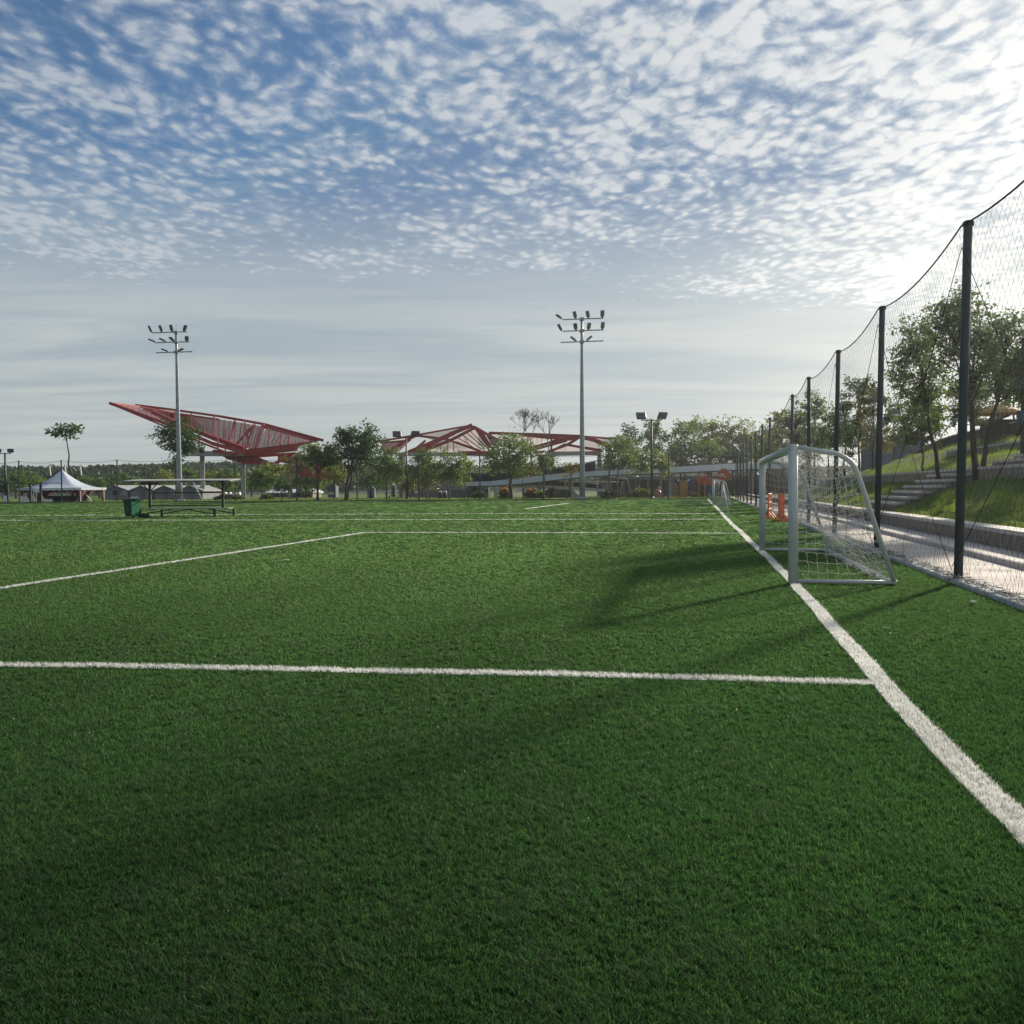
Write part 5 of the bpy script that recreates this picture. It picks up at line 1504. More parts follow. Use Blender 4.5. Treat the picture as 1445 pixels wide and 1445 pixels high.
MB().bbox(at(999, 689, 125), (0.9, 0.1, 1.3), b=0.02).build('panel', M_blue, root)
root = empty('digger_arm', tuple(at_z(1024, 118, 0)), 'raised orange arm of a digger behind the far goal net', 'digger')
MB().beam(at(1013, 668, 118), at(1021, 663, 118), 0.35, 0.45).beam(at(1021, 663, 118), at(1030.5, 674, 118), 0.4, 0.6).build('boom', M_orange_red, root)
MB().bbox(at(1016, 678, 119), (1.2, 1.2, 1.0), b=0.08).build('cab', M_orange_red, root)
MB().bbox(at(1016, 694, 119), (1.6, 1.5, 1.1), b=0.1).build('tracks', M_black, root)
# things at the top of the slope
p = at(1407, 581, 47); zs = terrain(p.x, p.y)
root = empty('parasol', (p.x, p.y, zs), 'yellow parasol at the top of the slope beside the nearest fence post', 'parasol')
zt = p.z + 0.35
MB().lathe((p.x, p.y, zt), [(0.06, 0.02), (0.5, -0.08), (1.05, -0.28), (1.28, -0.46), (1.26, -0.50), (0.5, -0.12), (0.03, -0.02)], 16).build('canopy', mat('yellow canvas', (0.55, 0.36, 0.12), (0.47, 0.30, 0.10), 0.7, 2, transl=0.3), root)
MB().tube([(p.x, p.y, zs), (p.x, p.y, zt)], 0.04, 8).build('pole', M_black, root)
p = at(1412, 592, 48.5); zs = terrain(p.x, p.y)
root = empty('kiosk', (p.x, p.y, zs), 'small dark kiosk with sloping roof at the top of the slope', 'kiosk')
z_ = at(1412, 598, 48.5).z
MB().bbox((p.x, p.y, (zs + z_) / 2), (1.6, 1.2, max(0.3, z_ - zs + 0.4)), b=0.02).build('wall', mat('dark kiosk cladding', (0.05, 0.045, 0.05), (0.035, 0.032, 0.036), 0.7, 4), root)
MB().plate([at(1395, 596, 47.6), at(1425, 584.5, 47.6), at(1425, 587.5, 47.6), at(1395, 599, 47.6)], 1.8, (0, 1, 0)).build('roof', M_darkrail, root)
p = at(1270, 626, 92)
root = empty('blue_shed', (p.x, p.y, 0), 'long blue shed behind the trees over the brow of the slope', 'shed')
a0, a1 = at(1236, 640, 92), at(1306, 640, 92); zt = top_z(1275, 620, 92)
MB().bbox(((a0.x + a1.x) / 2, 94, zt / 2), (a1.x - a0.x, 4, zt), b=0.03).build('wall', M_blue, root)
MB().bbox(((a0.x + a1.x) / 2, 94, zt + 0.12), (a1.x - a0.x + 0.6, 4.8, 0.22), b=0.03).build('roof', M_bluecont, root)
for k in range(6): MB().bbox((a0.x + (a1.x - a0.x) * (k + .5) / 6, 91.97, zt - 1.0), (0.6, 0.06, 0.5), b=0.01).build('window', M_glass, root)


# ================================================================== TREES
PALS = {
    'dark': [(0.020, 0.045, 0.016), (0.028, 0.060, 0.020), (0.015, 0.036, 0.014), (0.040, 0.075, 0.022)],
    'mid': [(0.050, 0.088, 0.028), (0.064, 0.108, 0.032), (0.040, 0.070, 0.026), (0.090, 0.120, 0.036)],
    'yellow': [(0.085, 0.115, 0.025), (0.110, 0.130, 0.030), (0.060, 0.095, 0.024), (0.13, 0.125, 0.035)],
    'blue': [(0.050, 0.085, 0.042), (0.062, 0.105, 0.050), (0.040, 0.070, 0.036), (0.085, 0.120, 0.050)],
    'olive': [(0.060, 0.070, 0.028), (0.080, 0.085, 0.032), (0.045, 0.058, 0.024), (0.10, 0.085, 0.035)],
    'rust': [(0.11, 0.085, 0.032), (0.09, 0.095, 0.032), (0.065, 0.09, 0.03), (0.14, 0.085, 0.03)],
}
def leaves_mesh(name, C, size, pal, parent, g_, m=None, aspect=0.5, droop=0.25):
    """one folded leaf (two triangles sharing a rib) per centre"""
    n = len(C)
    d = g_.normal(0, 1, (n, 3)); d[:, 2] = d[:, 2] * 0.6 - droop; d /= np.linalg.norm(d, axis=1, keepdims=True)
    r = g_.normal(0, 1, (n, 3)); s = np.cross(d, r); s /= np.linalg.norm(s, axis=1, keepdims=True) + 1e-9
    L = size * (0.6 + 0.8 * g_.random(n))[:, None]
    nrm = np.cross(d, s)
    a = C; t = C + d * L; mL = C + d * L * 0.5 + s * L * aspect / 2 + nrm * L * 0.10; mR = C + d * L * 0.5 - s * L * aspect / 2 + nrm * L * 0.10
    vs = np.stack([a, mL, t, mR], 1).reshape(-1, 3)
    base = (np.arange(n) * 4)[:, None]
    loops = (base + np.array([[0, 2, 1, 0, 3, 2]])).ravel()
    pal = np.array(pal)
    c = pal[g_.choice(len(pal), n, p=[0.4, 0.3, 0.2, 0.1])] * (0.75 + 0.5 * g_.random(n))[:, None]
    return fast_mesh(name, vs, loops, np.full(n * 2, 3), m or M_leaf, parent, col=np.repeat(c, 4, axis=0))

def tree(px, Y, top, cb, w, nl, leaf, pal, seed, label, group=None, name='tree', lean=0.0, base=None, trunk_r=None, limbs=14, bark=None,
         forks=1, shape='round', open_=0.5, basepx=None, clump=None, spread_low=0.0):
    """px column of the crown centre, Y depth, top / cb picture rows of crown top and crown bottom, w crown width in picture units"""
    g_ = np.random.default_rng(seed); rr = random.Random(seed)
    bpx = basepx if basepx is not None else px - lean
    p0 = at_z(bpx, Y, 0); z0 = terrain(p0.x, p0.y) if base is None else base
    p0.z = z0
    k = Y / F_PX
    ct = at(px, top, Y); zb = at(px, cb, Y).z
    H = ct.z - z0; cw = w * k / 2
    root = empty(name, (p0.x, p0.y, z0), label, 'tree', group)
    tr = trunk_r or max(0.05, H * 0.018)
    bark = bark or M_bark
    mb = MB()
    hub = Vector((ct.x, Y, zb + (ct.z - zb) * 0.25))
    tips = []
    cc = Vector((ct.x, Y, (ct.z + zb) / 2)); hz = (ct.z - zb) / 2
    for f in range(forks):
        off = Vector((0, 0, 0)) if forks == 1 else Vector((math.cos(f * 2.4 + seed) * cw * 0.45, math.sin(f * 2.4 + seed) * cw * 0.4, hz * rr.uniform(-0.25, 0.3)))
        end = cc + off + Vector((0, 0, hz * 0.55))
        pts = []; nseg = 8; fork_at = 0.0 if forks == 1 else 0.28
        for i in range(nseg + 1):
            t = i / nseg
            straight = p0.lerp(end, t)
            s_ = math.sin(t * math.pi)
            q = straight + Vector((s_ * rr.uniform(-1, 1) * H * 0.014 + off.x * -0.5 * s_ * (1 if forks > 1 else 0), s_ * rr.uniform(-1, 1) * H * 0.014, 0))
            pts.append(q)
        rads = [tr * (1.15 if i == 0 else 1) * (1 - 0.80 * i / nseg) * (1 if forks == 1 else 0.75) for i in range(nseg + 1)]
        mb.tube(pts, rads, 8)
        nl_ = max(3, limbs // forks)
        for j in range(nl_):
            t = rr.uniform(0.45 if shape != 'umbrella' else 0.8, 0.98)
            # start on trunk
            zs = max(zb - 0.06 * H, p0.z + (end.z - p0.z) * t * 0.98)
            ti = (zs - p0.z) / max(0.01, end.z - p0.z); ti = min(0.99, max(0.05, ti)); i0 = min(nseg - 1, int(ti * nseg)); a = pts[i0].lerp(pts[i0 + 1], ti * nseg - i0)
            th = j * 2.39996 + rr.uniform(-.4, .4); 
            # target on crown envelope
            u = rr.uniform(-0.75, 0.92)
            rad = math.sqrt(max(0.05, 1 - u * u))
            if shape == 'cone': rad = 0.25 + 0.75 * (1 - (u + 1) / 2)
            if shape == 'umbrella': u = rr.uniform(-0.4, 0.7); rad = rr.uniform(0.5, 1.0)
            if shape == 'vase': rad = 0.35 + 0.65 * (u + 1) / 2
            rad *= rr.uniform(0.62, 1.0)
            q = cc + Vector((math.cos(th) * rad * cw, math.sin(th) * rad * cw * 0.9, u * hz))
            if forks > 1: q = q * 0.6 + (q + off) * 0.4
            mid = a.lerp(q, 0.55) + Vector((0, 0, (q - a).length * rr.uniform(-0.02, 0.14)))
            r0 = tr * 0.38 * (1 - 0.5 * ti)
            mb.tube([a, a.lerp(mid, 0.55), mid, q], [r0, r0 * .8, r0 * .55, r0 * .2], 5)
            tips.append((mid, q))
            for m_ in range(2):
                e = mid.lerp(q, rr.uniform(0.1, 0.6)); f_ = e + Vector((rr.gauss(0, 1), rr.gauss(0, 1), rr.gauss(0.25, .6))) * cw * 0.30
                mb.tube([e, f_], [r0 * .4, r0 * .12], 4); tips.append((e, f_))
        tips.append((pts[-2], pts[-1] + Vector((0, 0, hz * 0.35))))
    mb.build('trunk', bark, root, True)
    if nl:
        n = int(nl * (0.72 if leaf > 0.2 else 1.0)); leaf = leaf * (0.86 if leaf > 0.2 else 1.0); cl = clump or cw * 0.21
        ix = g_.integers(0, len(tips), n)
        wts = g_.random(n) ** (0.6 if shape != 'umbrella' else 0.2)
        A = np.array([tuple(a) for a, c in tips]); B = np.array([tuple(c) for a, c in tips])
        # a few sub-clumps round each tip leave gaps between them
        ns = 4
        sub = np.array([[tuple(Vector((rr.gauss(0, 1), rr.gauss(0, 1), rr.gauss(0, .75))) * cl * 0.95) for _ in range(ns)] for _ in tips])
        si = g_.integers(0, ns, n)
        C = A[ix] * (1 - wts[:, None]) + B[ix] * wts[:, None] + sub[ix, si] * (0.55 + 0.45 * wts[:, None]) + g_.normal(0, 1, (n, 3)) * cl * np.array([1, 1, 0.7]) * (0.52 - 0.34 * open_)
        # stay inside a loosely ragged envelope
        e = (C - np.array(tuple(cc))) / np.array([cw * 1.12, cw * 1.05, hz * 1.06])
        C = C[(e ** 2).sum(1) < 1.25 + 0.25 * g_.random(n)]
        leaves_mesh('crown', C, leaf, PALS[pal] if isinstance(pal, str) else pal, root, g_)
    return root

def bare_tree(px, Y, top, w, label, trunks, seed):
    """leafless tree: forking twigs"""
    rr = random.Random(seed); base = at_z(px, Y, 0)
    root = empty('bare_tree', tuple(base), label, 'tree')
    mb = MB(); br = MB(); H = top_z(px, top, Y); k = Y / F_PX
    def grow(p, d, L, r, lvl):
        q = p + d * L; m_ = br if lvl > 0 else mb
        mid = p.lerp(q, .5) + Vector((rr.gauss(0, 1), rr.gauss(0, 1), 0)) * L * 0.04
        m_.tube([p, mid, q], [r, r * .85, r * .7], 6 if lvl < 2 else 3)
        if lvl >= 6: return
        for j in range(2 if rr.random() < 0.55 else 3):
            sp = rr.uniform(0.25, 0.55); th = rr.uniform(0, 6.283)
            a_ = Vector((0, 0, 1)).cross(d)
            a_ = a_.normalized() if a_.length > 0.1 else Vector((1, 0, 0)); b_ = d.cross(a_)
            nd = (d + (a_ * math.cos(th) + b_ * math.sin(th)) * sp * 1.15 + Vector((0, 0, 0.10))).normalized()
            grow(q, nd, L * rr.uniform(0.68, 0.9), max(0.032, r * 0.66), lvl + 1)
    for dx, lean_, h in trunks:
        p = base + Vector((dx * k, rr.uniform(-.5, .5), 0)); d = Vector((lean_, 0, 1)).normalized(); t0 = H * h * 0.86
        q = p + d * t0
        mb.tube([p, p.lerp(q, .5) + Vector((0.12, 0, 0)), q], [0.24, 0.2, 0.15], 8)
        grow(q, d, H * 0.145, 0.12, 1)
    mb.build('trunk', M_barkpale, root, True); br.build('branches', M_barkpale, root)

if True:                                        # everything that grows
    # left and middle, beyond the pitch
    tree(92, 132, 598, 622, 54, 360, 0.75, 'dark', 1, 'tall thin leaning tree with a sparse flat crown above the white marquee', name='umbrella_tree', shape='umbrella', basepx=104, trunk_r=0.2, limbs=13, open_=1.0, clump=0.42)
    tree(252, 130, 591, 640, 66, 5200, 0.42, 'dark', 2, 'dark dense tree crown hiding the red wing just behind the left floodlight mast', basepx=257, trunk_r=0.16, limbs=16, open_=0.5)
    tree(246, 131, 640, 668, 30, 420, 0.42, 'dark', 3, 'thin sapling with few leaf tufts below the dark crown at the left mast', basepx=250, trunk_r=0.08, limbs=7, open_=0.9, clump=0.4)
    tree(450, 116.5, 627, 664, 64, 4200, 0.42, 'mid', 5, 'forked dark tree, left one of the pair in front of the red hull', 'pair of dark trees on the far lawn', basepx=448, trunk_r=0.22, forks=2, limbs=18, open_=0.55)
    tree(503, 116, 600, 668, 84, 6500, 0.42, 'dark', 6, 'tallest dark tree with ragged top, right one of the pair before the red hull', 'pair of dark trees on the far lawn', basepx=488, trunk_r=0.27, forks=2, limbs=20, open_=0.7, shape='vase')
    tree(548, 126, 632, 690, 62, 4200, 0.40, 'mid', 7, 'bushy mid green tree between the dark tree pair and the black lamp post', basepx=545, trunk_r=0.10, limbs=16, open_=0.6)
    tree(524, 138, 640, 692, 44, 2200, 0.42, 'blue', 8, 'bluish green small tree over the white booth roof', trunk_r=0.1, open_=0.6)
    tree(385, 130, 652, 672, 34, 900, 0.40, 'yellow', 9, 'young yellow green tree with bare stem in front of the long pale house', basepx=386, trunk_r=0.08, limbs=8, open_=0.7)
    tree(370, 136, 660, 705, 44, 2600, 0.42, 'mid', 10, 'low bushy tree right of the second canopy column', trunk_r=0.08, limbs=12)
    tree(398, 134, 676, 697, 24, 700, 0.38, 'dark', 11, 'small round dark tree in front of the third canopy column', trunk_r=0.09, open_=0.6)
    tree(431, 150, 674, 697, 46, 1900, 0.42, 'mid', 12, 'low green bushes tree behind the left dark trunk', trunk_r=0.08)
    tree(412, 152, 640, 678, 38, 1300, 0.40, 'rust', 13, 'reddish tinted tree under the keel of the red wing canopy', trunk_r=0.1, open_=0.75)
    tree(472, 140, 655, 690, 40, 1700, 0.40, 'yellow', 14, 'yellow tinged tree seen between the two dark trunks', trunk_r=0.09, open_=0.6)
    tree(604, 128, 632, 690, 52, 3000, 0.38, 'mid', 15, 'slender tree with pale stem right of the black lamp post', basepx=602, trunk_r=0.10, bark=M_barkpale, limbs=15, open_=0.72)
    tree(636, 126, 628, 692, 50, 3000, 0.38, 'mid', 16, 'slender tree with pale stems before the peaked canopy', basepx=634, trunk_r=0.10, bark=M_barkpale, forks=2, limbs=15, open_=0.72)
    tree(655, 130, 640, 693, 30, 1500, 0.36, 'yellow', 17, 'narrow yellowish tree left of the start of the ramp', trunk_r=0.08, open_=0.75)
    tree(596, 146, 656, 698, 44, 2200, 0.42, 'olive', 18, 'olive brown bushy tree in shade behind the slender trees', trunk_r=0.09)
    tree(577, 150, 658, 700, 40, 1900, 0.42, 'olive', 19, 'olive brown tree just right of the tall white downpipe', trunk_r=0.09)
    tree(718, 119, 612, 672, 84, 5600, 0.42, 'mid', 20, 'broad leaning green tree with spreading crown in front of the ramp', basepx=721, trunk_r=0.26, limbs=22, open_=0.6)
    tree(737, 124, 650, 676, 44, 1500, 0.36, 'rust', 21, 'young tree with orange tinged leaves on a thin stem before the ramp', basepx=738, trunk_r=0.08, open_=0.75)
    tree(768, 119, 640, 668, 36, 1300, 0.38, 'mid', 22, 'young bright green tree halfway between the spreading tree and the right mast', basepx=768, trunk_r=0.09, open_=0.65)
    tree(806, 122, 650, 676, 26, 600, 0.36, 'rust', 23, 'small sparse tree just left of the right mast', basepx=805, trunk_r=0.07, open_=0.85)
    tree(872, 120, 618, 668, 62, 4000, 0.40, 'mid', 24, 'green tree with twin pale stems right of the right mast', basepx=871, trunk_r=0.12, forks=2, bark=M_barkpale, limbs=18, open_=0.65)
    tree(886, 150, 598, 640, 46, 2000, 0.46, 'dark', 25, 'taller dark tree rising behind the twin stemmed tree', trunk_r=0.2, open_=0.7)
    tree(921, 148, 590, 640, 44, 2400, 0.46, 'blue', 26, 'conical bluish tree right behind the twin-headed lamp post', trunk_r=0.2, shape='cone', open_=0.55)
    tree(905, 124, 636, 676, 40, 2000, 0.38, 'mid', 27, 'light green tree with thin trunk left of the twin-headed lamp post', basepx=901, trunk_r=0.1, bark=M_barkpale, open_=0.65)
    tree(930, 120, 630, 676, 36, 1800, 0.38, 'yellow', 28, 'yellow green tree with leaning pale trunk above the pink play dome', basepx=934, trunk_r=0.1, bark=M_barkpale, open_=0.65)
    bare_tree(745, 152, 576, 70, 'leafless grey tree with twin trunks behind the spreading green tree', [(-6, -0.03, .60), (6, -0.02, .58), (14, 0.25, .44)], 5)
    # wood behind the far right corner
    row = [(948, 150, 600, 660, 46, 2200, 'dark'), (966, 140, 592, 655, 40, 1900, 'mid'), (985, 150, 588, 656, 48, 2400, 'yellow'), (1004, 146, 590, 650, 44, 2300, 'yellow'), (1024, 148, 586, 652, 50, 2600, 'olive'),
           (1046, 150, 588, 655, 46, 2300, 'yellow'), (1066, 148, 596, 660, 46, 2200, 'mid'), (1000, 138, 622, 664, 60, 2300, 'mid'), (960, 138, 630, 665, 46, 1700, 'mid'), (1035, 138, 625, 663, 56, 2200, 'dark'),
           (1086, 146, 590, 655, 42, 1900, 'olive')]
    rl = ['dark tree right of the twin-headed lamp post, behind the ramp', 'green tree with a tuft on top over the gold play hut', 'yellow green tree behind the ramp above the orange framed structure', 'yellow green tree behind the ramp above the far goal', 'tall olive tree behind the ramp right of the far goal',
          'yellow green tree behind the ramp where the right fence recedes', 'green tree behind the ramp seen through the receding fence posts', 'spreading green tree whose branches overhang the ramp parapet', 'low green tree in front of the wood above the play hut', 'dark tree overhanging the ramp just left of the fence end', 'olive tree seen through the netting above the near goal crossbar']
    for i, (px, Y, t_, cb_, w_, n_, pl_) in enumerate(row):
        tree(px, Y, t_, cb_, w_, n_, 0.45, pl_, 40 + i, rl[i], 'wood behind the right end of the ramp', trunk_r=0.18, limbs=15, open_=0.62)
    # trees on and behind the slope, right of the fence
    slope = [(1104, 104, 580, 650, 44, 2600, .40, 'yellow', 'yellow green tree between the two far fence posts left of the near goal'), (1124, 98, 560, 640, 40, 2600, .36, 'dark', 'dark tree rising behind the fence post above the near goal corner'),
             (1150, 88, 548, 640, 44, 3000, .32, 'mid', 'green tree above the crossbar of the near goal'), (1170, 84, 572, 655, 50, 3200, .30, 'mid', 'leafy green tree low behind the goal roof net'),
             (1192, 76, 560, 662, 52, 3600, .28, 'dark', 'dark bushy tree left of the second fence post'), (1212, 70, 525, 650, 54, 3600, .26, 'dark', 'thin topped open tree just left of the second fence post'),
             (1232, 62, 540, 662, 48, 3200, .24, 'olive', 'open olive tree directly behind the second fence post'), (1140, 110, 600, 668, 60, 2400, .40, 'dark', 'dark tree filling the gap behind the goal crossbar'), (1078, 112, 604, 668, 40, 1800, .40, 'mid', 'tree behind the receding fence posts beside the near goal'),
             (1262, 74, 566, 640, 44, 2600, .26, 'dark', 'dark tree over the blue shed right of the second fence post')]
    for i, (px, Y, t_, cb_, w_, n_, lf, pl_, lab) in enumerate(slope):
        tree(px, Y, t_, cb_, w_, n_, lf, pl_, 60 + i, lab, 'trees on the slope behind the fence', trunk_r=0.10, limbs=17, open_=0.72)
    tree(1292, 32, 432, 620, 84, 5400, .118, 'blue', 81, 'tall slender tree with thin trunk right of the second fence post', 'trees on the slope behind the fence', basepx=1327, trunk_r=0.085, limbs=44, open_=0.8, clump=0.24)
    tree(1352, 29.5, 393, 600, 96, 6000, .118, 'blue', 82, 'tallest tree on the slope, its crown behind the nearest fence post', 'trees on the slope behind the fence', basepx=1379, trunk_r=0.11, limbs=46, open_=0.8, clump=0.25)
    tree(1424, 31, 428, 590, 96, 6600, .118, 'blue', 83, 'dense tree cut off by the right edge of the photo', 'trees on the slope behind the fence', basepx=1386, trunk_r=0.09, limbs=46, open_=0.75, clump=0.26)
    tree(1300, 38, 548, 640, 62, 4600, .13, 'mid', 84, 'lower leafy tree with thin stem over the near stairs', 'trees on the slope behind the fence', basepx=1302, trunk_r=0.05, limbs=22, open_=0.7)
    tree(1366, 44, 520, 612, 64, 4200, .15, 'olive', 85, 'olive tree seen just right of the nearest fence post near the parasol', 'trees on the slope behind the fence', basepx=1372, trunk_r=0.06, limbs=20, open_=0.75)
    tree(1430, 52, 500, 590, 70, 4200, .17, 'mid', 86, 'tree behind the dark lamp column at the right edge', 'trees on the slope behind the fence', trunk_r=0.07, limbs=20, open_=0.8)
    tree(1480, 30, 440, 600, 80, 5000, .14, 'blue', 87, 'tree at the right border of the photo beyond the lamp column', 'trees on the slope behind the fence', trunk_r=0.09, limbs=24, open_=0.7)
    # light green trees at the foot of the far left hill
    lf = [(4, 672, 'dark'), (22, 668, 'mid'), (40, 664, 'mid'), (58, 676, 'yellow'), (120, 672, 'mid'), (140, 676, 'mid'), (158, 672, 'dark'), (176, 668, 'mid'), (192, 674, 'mid'), (212, 672, 'dark'), (231, 664, 'yellow'), (262, 660, 'mid'), (296, 664, 'yellow'), (318, 660, 'mid'), (332, 668, 'mid'), (355, 664, 'dark'), (448, 668, 'mid'), (545, 662, 'blue'), (668, 656, 'blue'), (690, 658, 'mid'), (100, 678, 'mid')]
    ll = ['at the left border of the photo', 'left of the left lamp post', 'right of the left lamp post', 'left of the marquee roof', 'above the right slope of the marquee', 'just right of the marquee', 'above the leftmost grey shed', 'between the first and second sheds', 'above the second grey shed', 'above the bench roof at its left end', 'left of the left floodlight mast', 'right behind the left floodlight mast', 'between the first two canopy columns', 'left of the second canopy column', 'touching the second canopy column', 'right of the second canopy column', 'behind the left dark trunk', 'behind the tall white downpipe', 'over the lower start of the ramp', 'above the dark ramp railing', 'behind the point of the marquee']
    kinds = {'dark': 'dark', 'mid': 'mid green', 'yellow': 'yellow green', 'blue': 'bluish'}
    for i, ((px, t_, pl_), wh) in enumerate(zip(lf, ll)):
        tree(px, 185 + (i * 37) % 30, t_, 697, 34, 1500, 0.55, pl_, 100 + i, '%s tree below the far hill, %s' % (kinds[pl_], wh), 'trees at the foot of the far hill', trunk_r=0.2, limbs=14, open_=0.4)

# ---- shrubs and hedges
def shrub(px0, px1, top, Y, n, leaf, pal, seed, label, name='shrub', cat='shrub', flowers=None):
    g_ = np.random.default_rng(seed)
    a, c = at_z(px0, Y, 0), at_z(px1, Y, 0); zt = top_z((px0 + px1) / 2, top, Y); w = (c.x - a.x) / 2; cx_ = (a.x + c.x) / 2
    root = empty(name, (cx_, Y, 0), label, cat)
    mb = MB(); rr = random.Random(seed)
    for k in range(9):
        mb.tube([(cx_ + rr.uniform(-.6, .6) * w, Y + rr.uniform(-.4, .4), -0.02), (cx_ + rr.uniform(-.9, .9) * w, Y + rr.uniform(-.6, .6), zt * .75)], [0.03, 0.012], 5)
    mb.build('stems', M_bark, root)
    d = g_.normal(0, 1, (n, 3)); d /= np.linalg.norm(d, axis=1, keepdims=True); d[:, 2] = np.abs(d[:, 2])
    r = g_.random(n)[:, None] ** 0.4 * (0.85 + 0.15 * np.sin(d[:, :1] * 9 + seed) * np.cos(d[:, 1:2] * 7))
    C = np.array([cx_, Y, 0.05]) + d * r * np.array([w, min(w, 1.4), zt])
    leaves_mesh('foliage', C, leaf, PALS[pal], root, g_)
    if flowers:
        top_ = C[C[:, 2] > zt * .45]; ix = g_.integers(0, len(top_), min(len(top_), flowers))
        leaves_mesh('flowers', top_[ix] + np.array([0, -0.08, 0.08]), leaf * 1.1, [(0.26, 0.12, 0.02), (0.22, 0.09, 0.02), (0.30, 0.15, 0.03), (0.2, 0.08, 0.02)], root, g_, aspect=.8)
shrub(846, 882, 691, 121, 2200, .3, 'dark', 1, 'dark clipped hedge right of the right mast', 'hedge', 'hedge')
shrub(880, 926, 688.5, 122, 2800, .3, 'yellow', 2, 'yellow green hedge left of the twin-headed lamp post', 'hedge', 'hedge')
shrub(702, 722, 686.5, 123, 1200, .26, 'dark', 3, 'shrub covered in orange yellow flowers left of the spreading tree trunk', flowers=110)
shrub(738, 762, 688, 123, 1400, .26, 'dark', 4, 'shrub with orange yellow flowers left of the pipe tunnel', flowers=120)
shrub(664, 690, 692, 128, 1500, .28, 'dark', 5, 'dark low shrub at the foot of the ramp start')
shrub(755, 770, 691, 122, 800, .26, 'mid', 6, 'small green shrub just left of the pipe tunnel')
shrub(366, 385, 696, 140, 900, .3, 'yellow', 7, 'yellow green shrub at the left end of the long pale house')
shrub(325, 345, 699, 140, 900, .3, 'mid', 8, 'low green shrub at the foot of the second canopy column')
shrub(300, 322, 700, 141, 900, .3, 'dark', 9, 'low dark shrub behind the right end of the bench roof')
shrub(975, 1000, 690, 130, 1100, .3, 'mid', 10, 'green shrub behind the orange red topped frame')

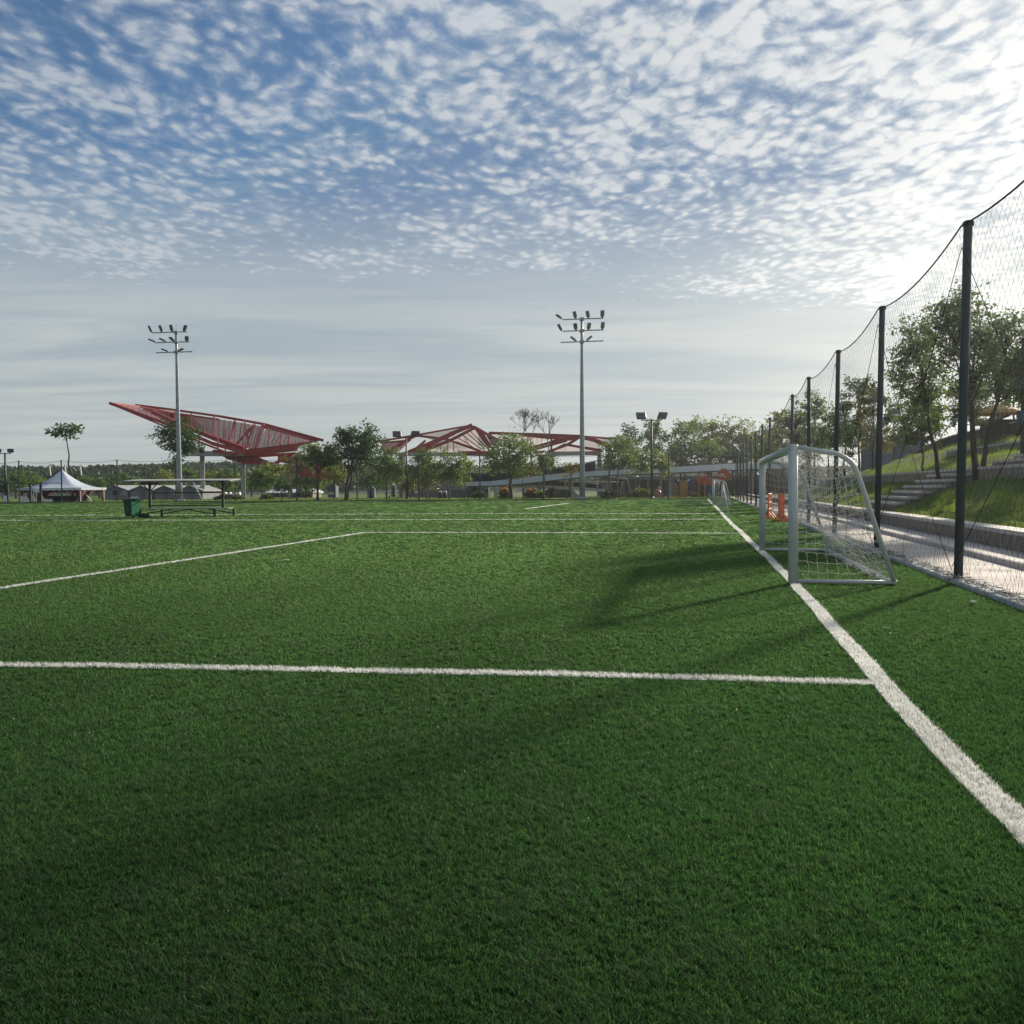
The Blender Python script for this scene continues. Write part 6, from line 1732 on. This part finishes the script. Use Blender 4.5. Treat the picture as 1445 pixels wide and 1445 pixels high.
# ---- wooded hill far away
def hill():
    g_ = np.random.default_rng(33)
    Yh = 430.0
    pxs = [-500, -200, -60, 0, 60, 110, 150, 175, 205, 240, 300, 345, 420, 520, 600, 660, 720, 800, 900, 1000, 1100, 1250, 1500]
    pys = [655, 652, 655, 655, 656, 655, 660, 655, 654, 652, 651, 650, 654, 655, 655, 657, 656, 657, 655, 652, 655, 660, 664]
    X = [at(p, q, Yh).x for p, q in zip(pxs, pys)]; Z = [at(p, q, Yh).z for p, q in zip(pxs, pys)]
    xs = np.linspace(min(X), max(X), 120); zs = np.interp(xs, X, Z)
    depth = np.linspace(0, 1, 9)
    vs = []
    for x, z in zip(xs, zs):
        for d in depth:
            hz = (z - 5.0) * math.sin(d * math.pi / 2) ** 1.2
            vs.append((x, Yh - 150 + 150 * d, max(-0.2, hz)))
    nd = len(depth)
    b = MB().add(vs, [(i * nd + k, (i + 1) * nd + k, (i + 1) * nd + k + 1, i * nd + k + 1) for i in range(len(xs) - 1) for k in range(nd - 1)])
    tag(b.build('hill', mat('wooded hill soil', (0.025, 0.04, 0.02), (0.02, 0.03, 0.016), 0.95, 0.05), smooth=True), kind='structure')
    # crowns of the wood as one mass of leaf clumps
    n = 3800
    cx_ = g_.uniform(min(X), max(X), n); cd = g_.random(n) ** 0.6
    zz = np.interp(cx_, X, Z); cz = np.maximum(0, (zz - 5.0) * np.sin(cd * np.pi / 2) ** 1.2); cy = Yh - 150 + 150 * cd
    R_ = g_.uniform(2.2, 4.4, n)
    m = 46
    d = g_.normal(0, 1, (n, m, 3)); d /= np.linalg.norm(d, axis=2, keepdims=True); d[:, :, 2] = np.abs(d[:, :, 2]) * 1.0
    C = np.stack([cx_, cy, cz + 0.5], 1)[:, None] + d * (R_[:, None, None] * (0.72 + 0.3 * g_.random((n, m, 1)))) * np.array([1, 1, 0.95])
    base = np.array([[0.013, 0.026, 0.015], [0.017, 0.032, 0.016], [0.010, 0.021, 0.014], [0.026, 0.040, 0.017]])
    tone = base[g_.choice(4, n, p=[.4, .3, .2, .1])]
    C = C.reshape(-1, 3); N_ = len(C); col = np.repeat(tone, m, axis=0) * (0.75 + 0.5 * g_.random(N_))[:, None]
    dd = g_.normal(0, 1, (N_, 3)); dd /= np.linalg.norm(dd, axis=1, keepdims=True); r = g_.normal(0, 1, (N_, 3)); s = np.cross(dd, r); s /= np.linalg.norm(s, axis=1, keepdims=True)
    L = g_.uniform(0.9, 2.0, N_)[:, None]
    vs = np.stack([C - dd * L * .5, C + s * L * .4, C + dd * L * .5, C - s * L * .4], 1).reshape(-1, 3)
    o = fast_mesh('hill_woodland', vs, np.arange(N_ * 4), np.full(N_, 4), M_leaf, col=np.repeat(col, 4, axis=0))
    tag(o, 'dark green woodland covering the low hills along the horizon', kind='stuff')
hill()
# ---- thin summer haze
def haze(density):
    x0, x1, y0, y1, z0, z1 = -900, 900, -50, 900, -1.5, 26.5
    b = MB().box(((x0 + x1) / 2, (y0 + y1) / 2, (z0 + z1) / 2), (x1 - x0, y1 - y0, z1 - z0))
    m = bpy.data.materials.new('haze'); m.use_nodes = True; m.node_tree.nodes.clear(); g = NT(m.node_tree)
    out = g.new('ShaderNodeOutputMaterial'); pv = g.new('ShaderNodeVolumePrincipled')
    pv.inputs['Color'].default_value = (0.90, 0.94, 1.0, 1); pv.inputs['Density'].default_value = density; pv.inputs['Anisotropy'].default_value = 0.75
    g.l.new(pv.outputs[0], out.inputs['Volume'])
    tag(b.build('haze', m), kind='stuff')
haze(0.00028)
# pale pylons standing in the wood on the left hill
for px, t_, b_, lab in ((69.5, 656, 665, 'left of three pale masts on the wooded hill above the marquee'), (91, 656, 662, 'middle of three pale masts on the wooded hill, beside the leaning tree'), (113, 656, 665, 'right of three pale masts on the wooded hill above the marquee')):
    a, c = at(px, t_, 300), at(px + 2, b_ + 6, 300)
    root = empty('hill_mast', tuple(c), lab, 'mast', 'pale masts on the wooded hill')
    MB().beam(a, c, 0.30, 0.30).build('pole', M_white, root)
    MB().beam(a, a + Vector((0.9, 0, -0.5)), 0.2, 0.25).build('arm', M_white, root)
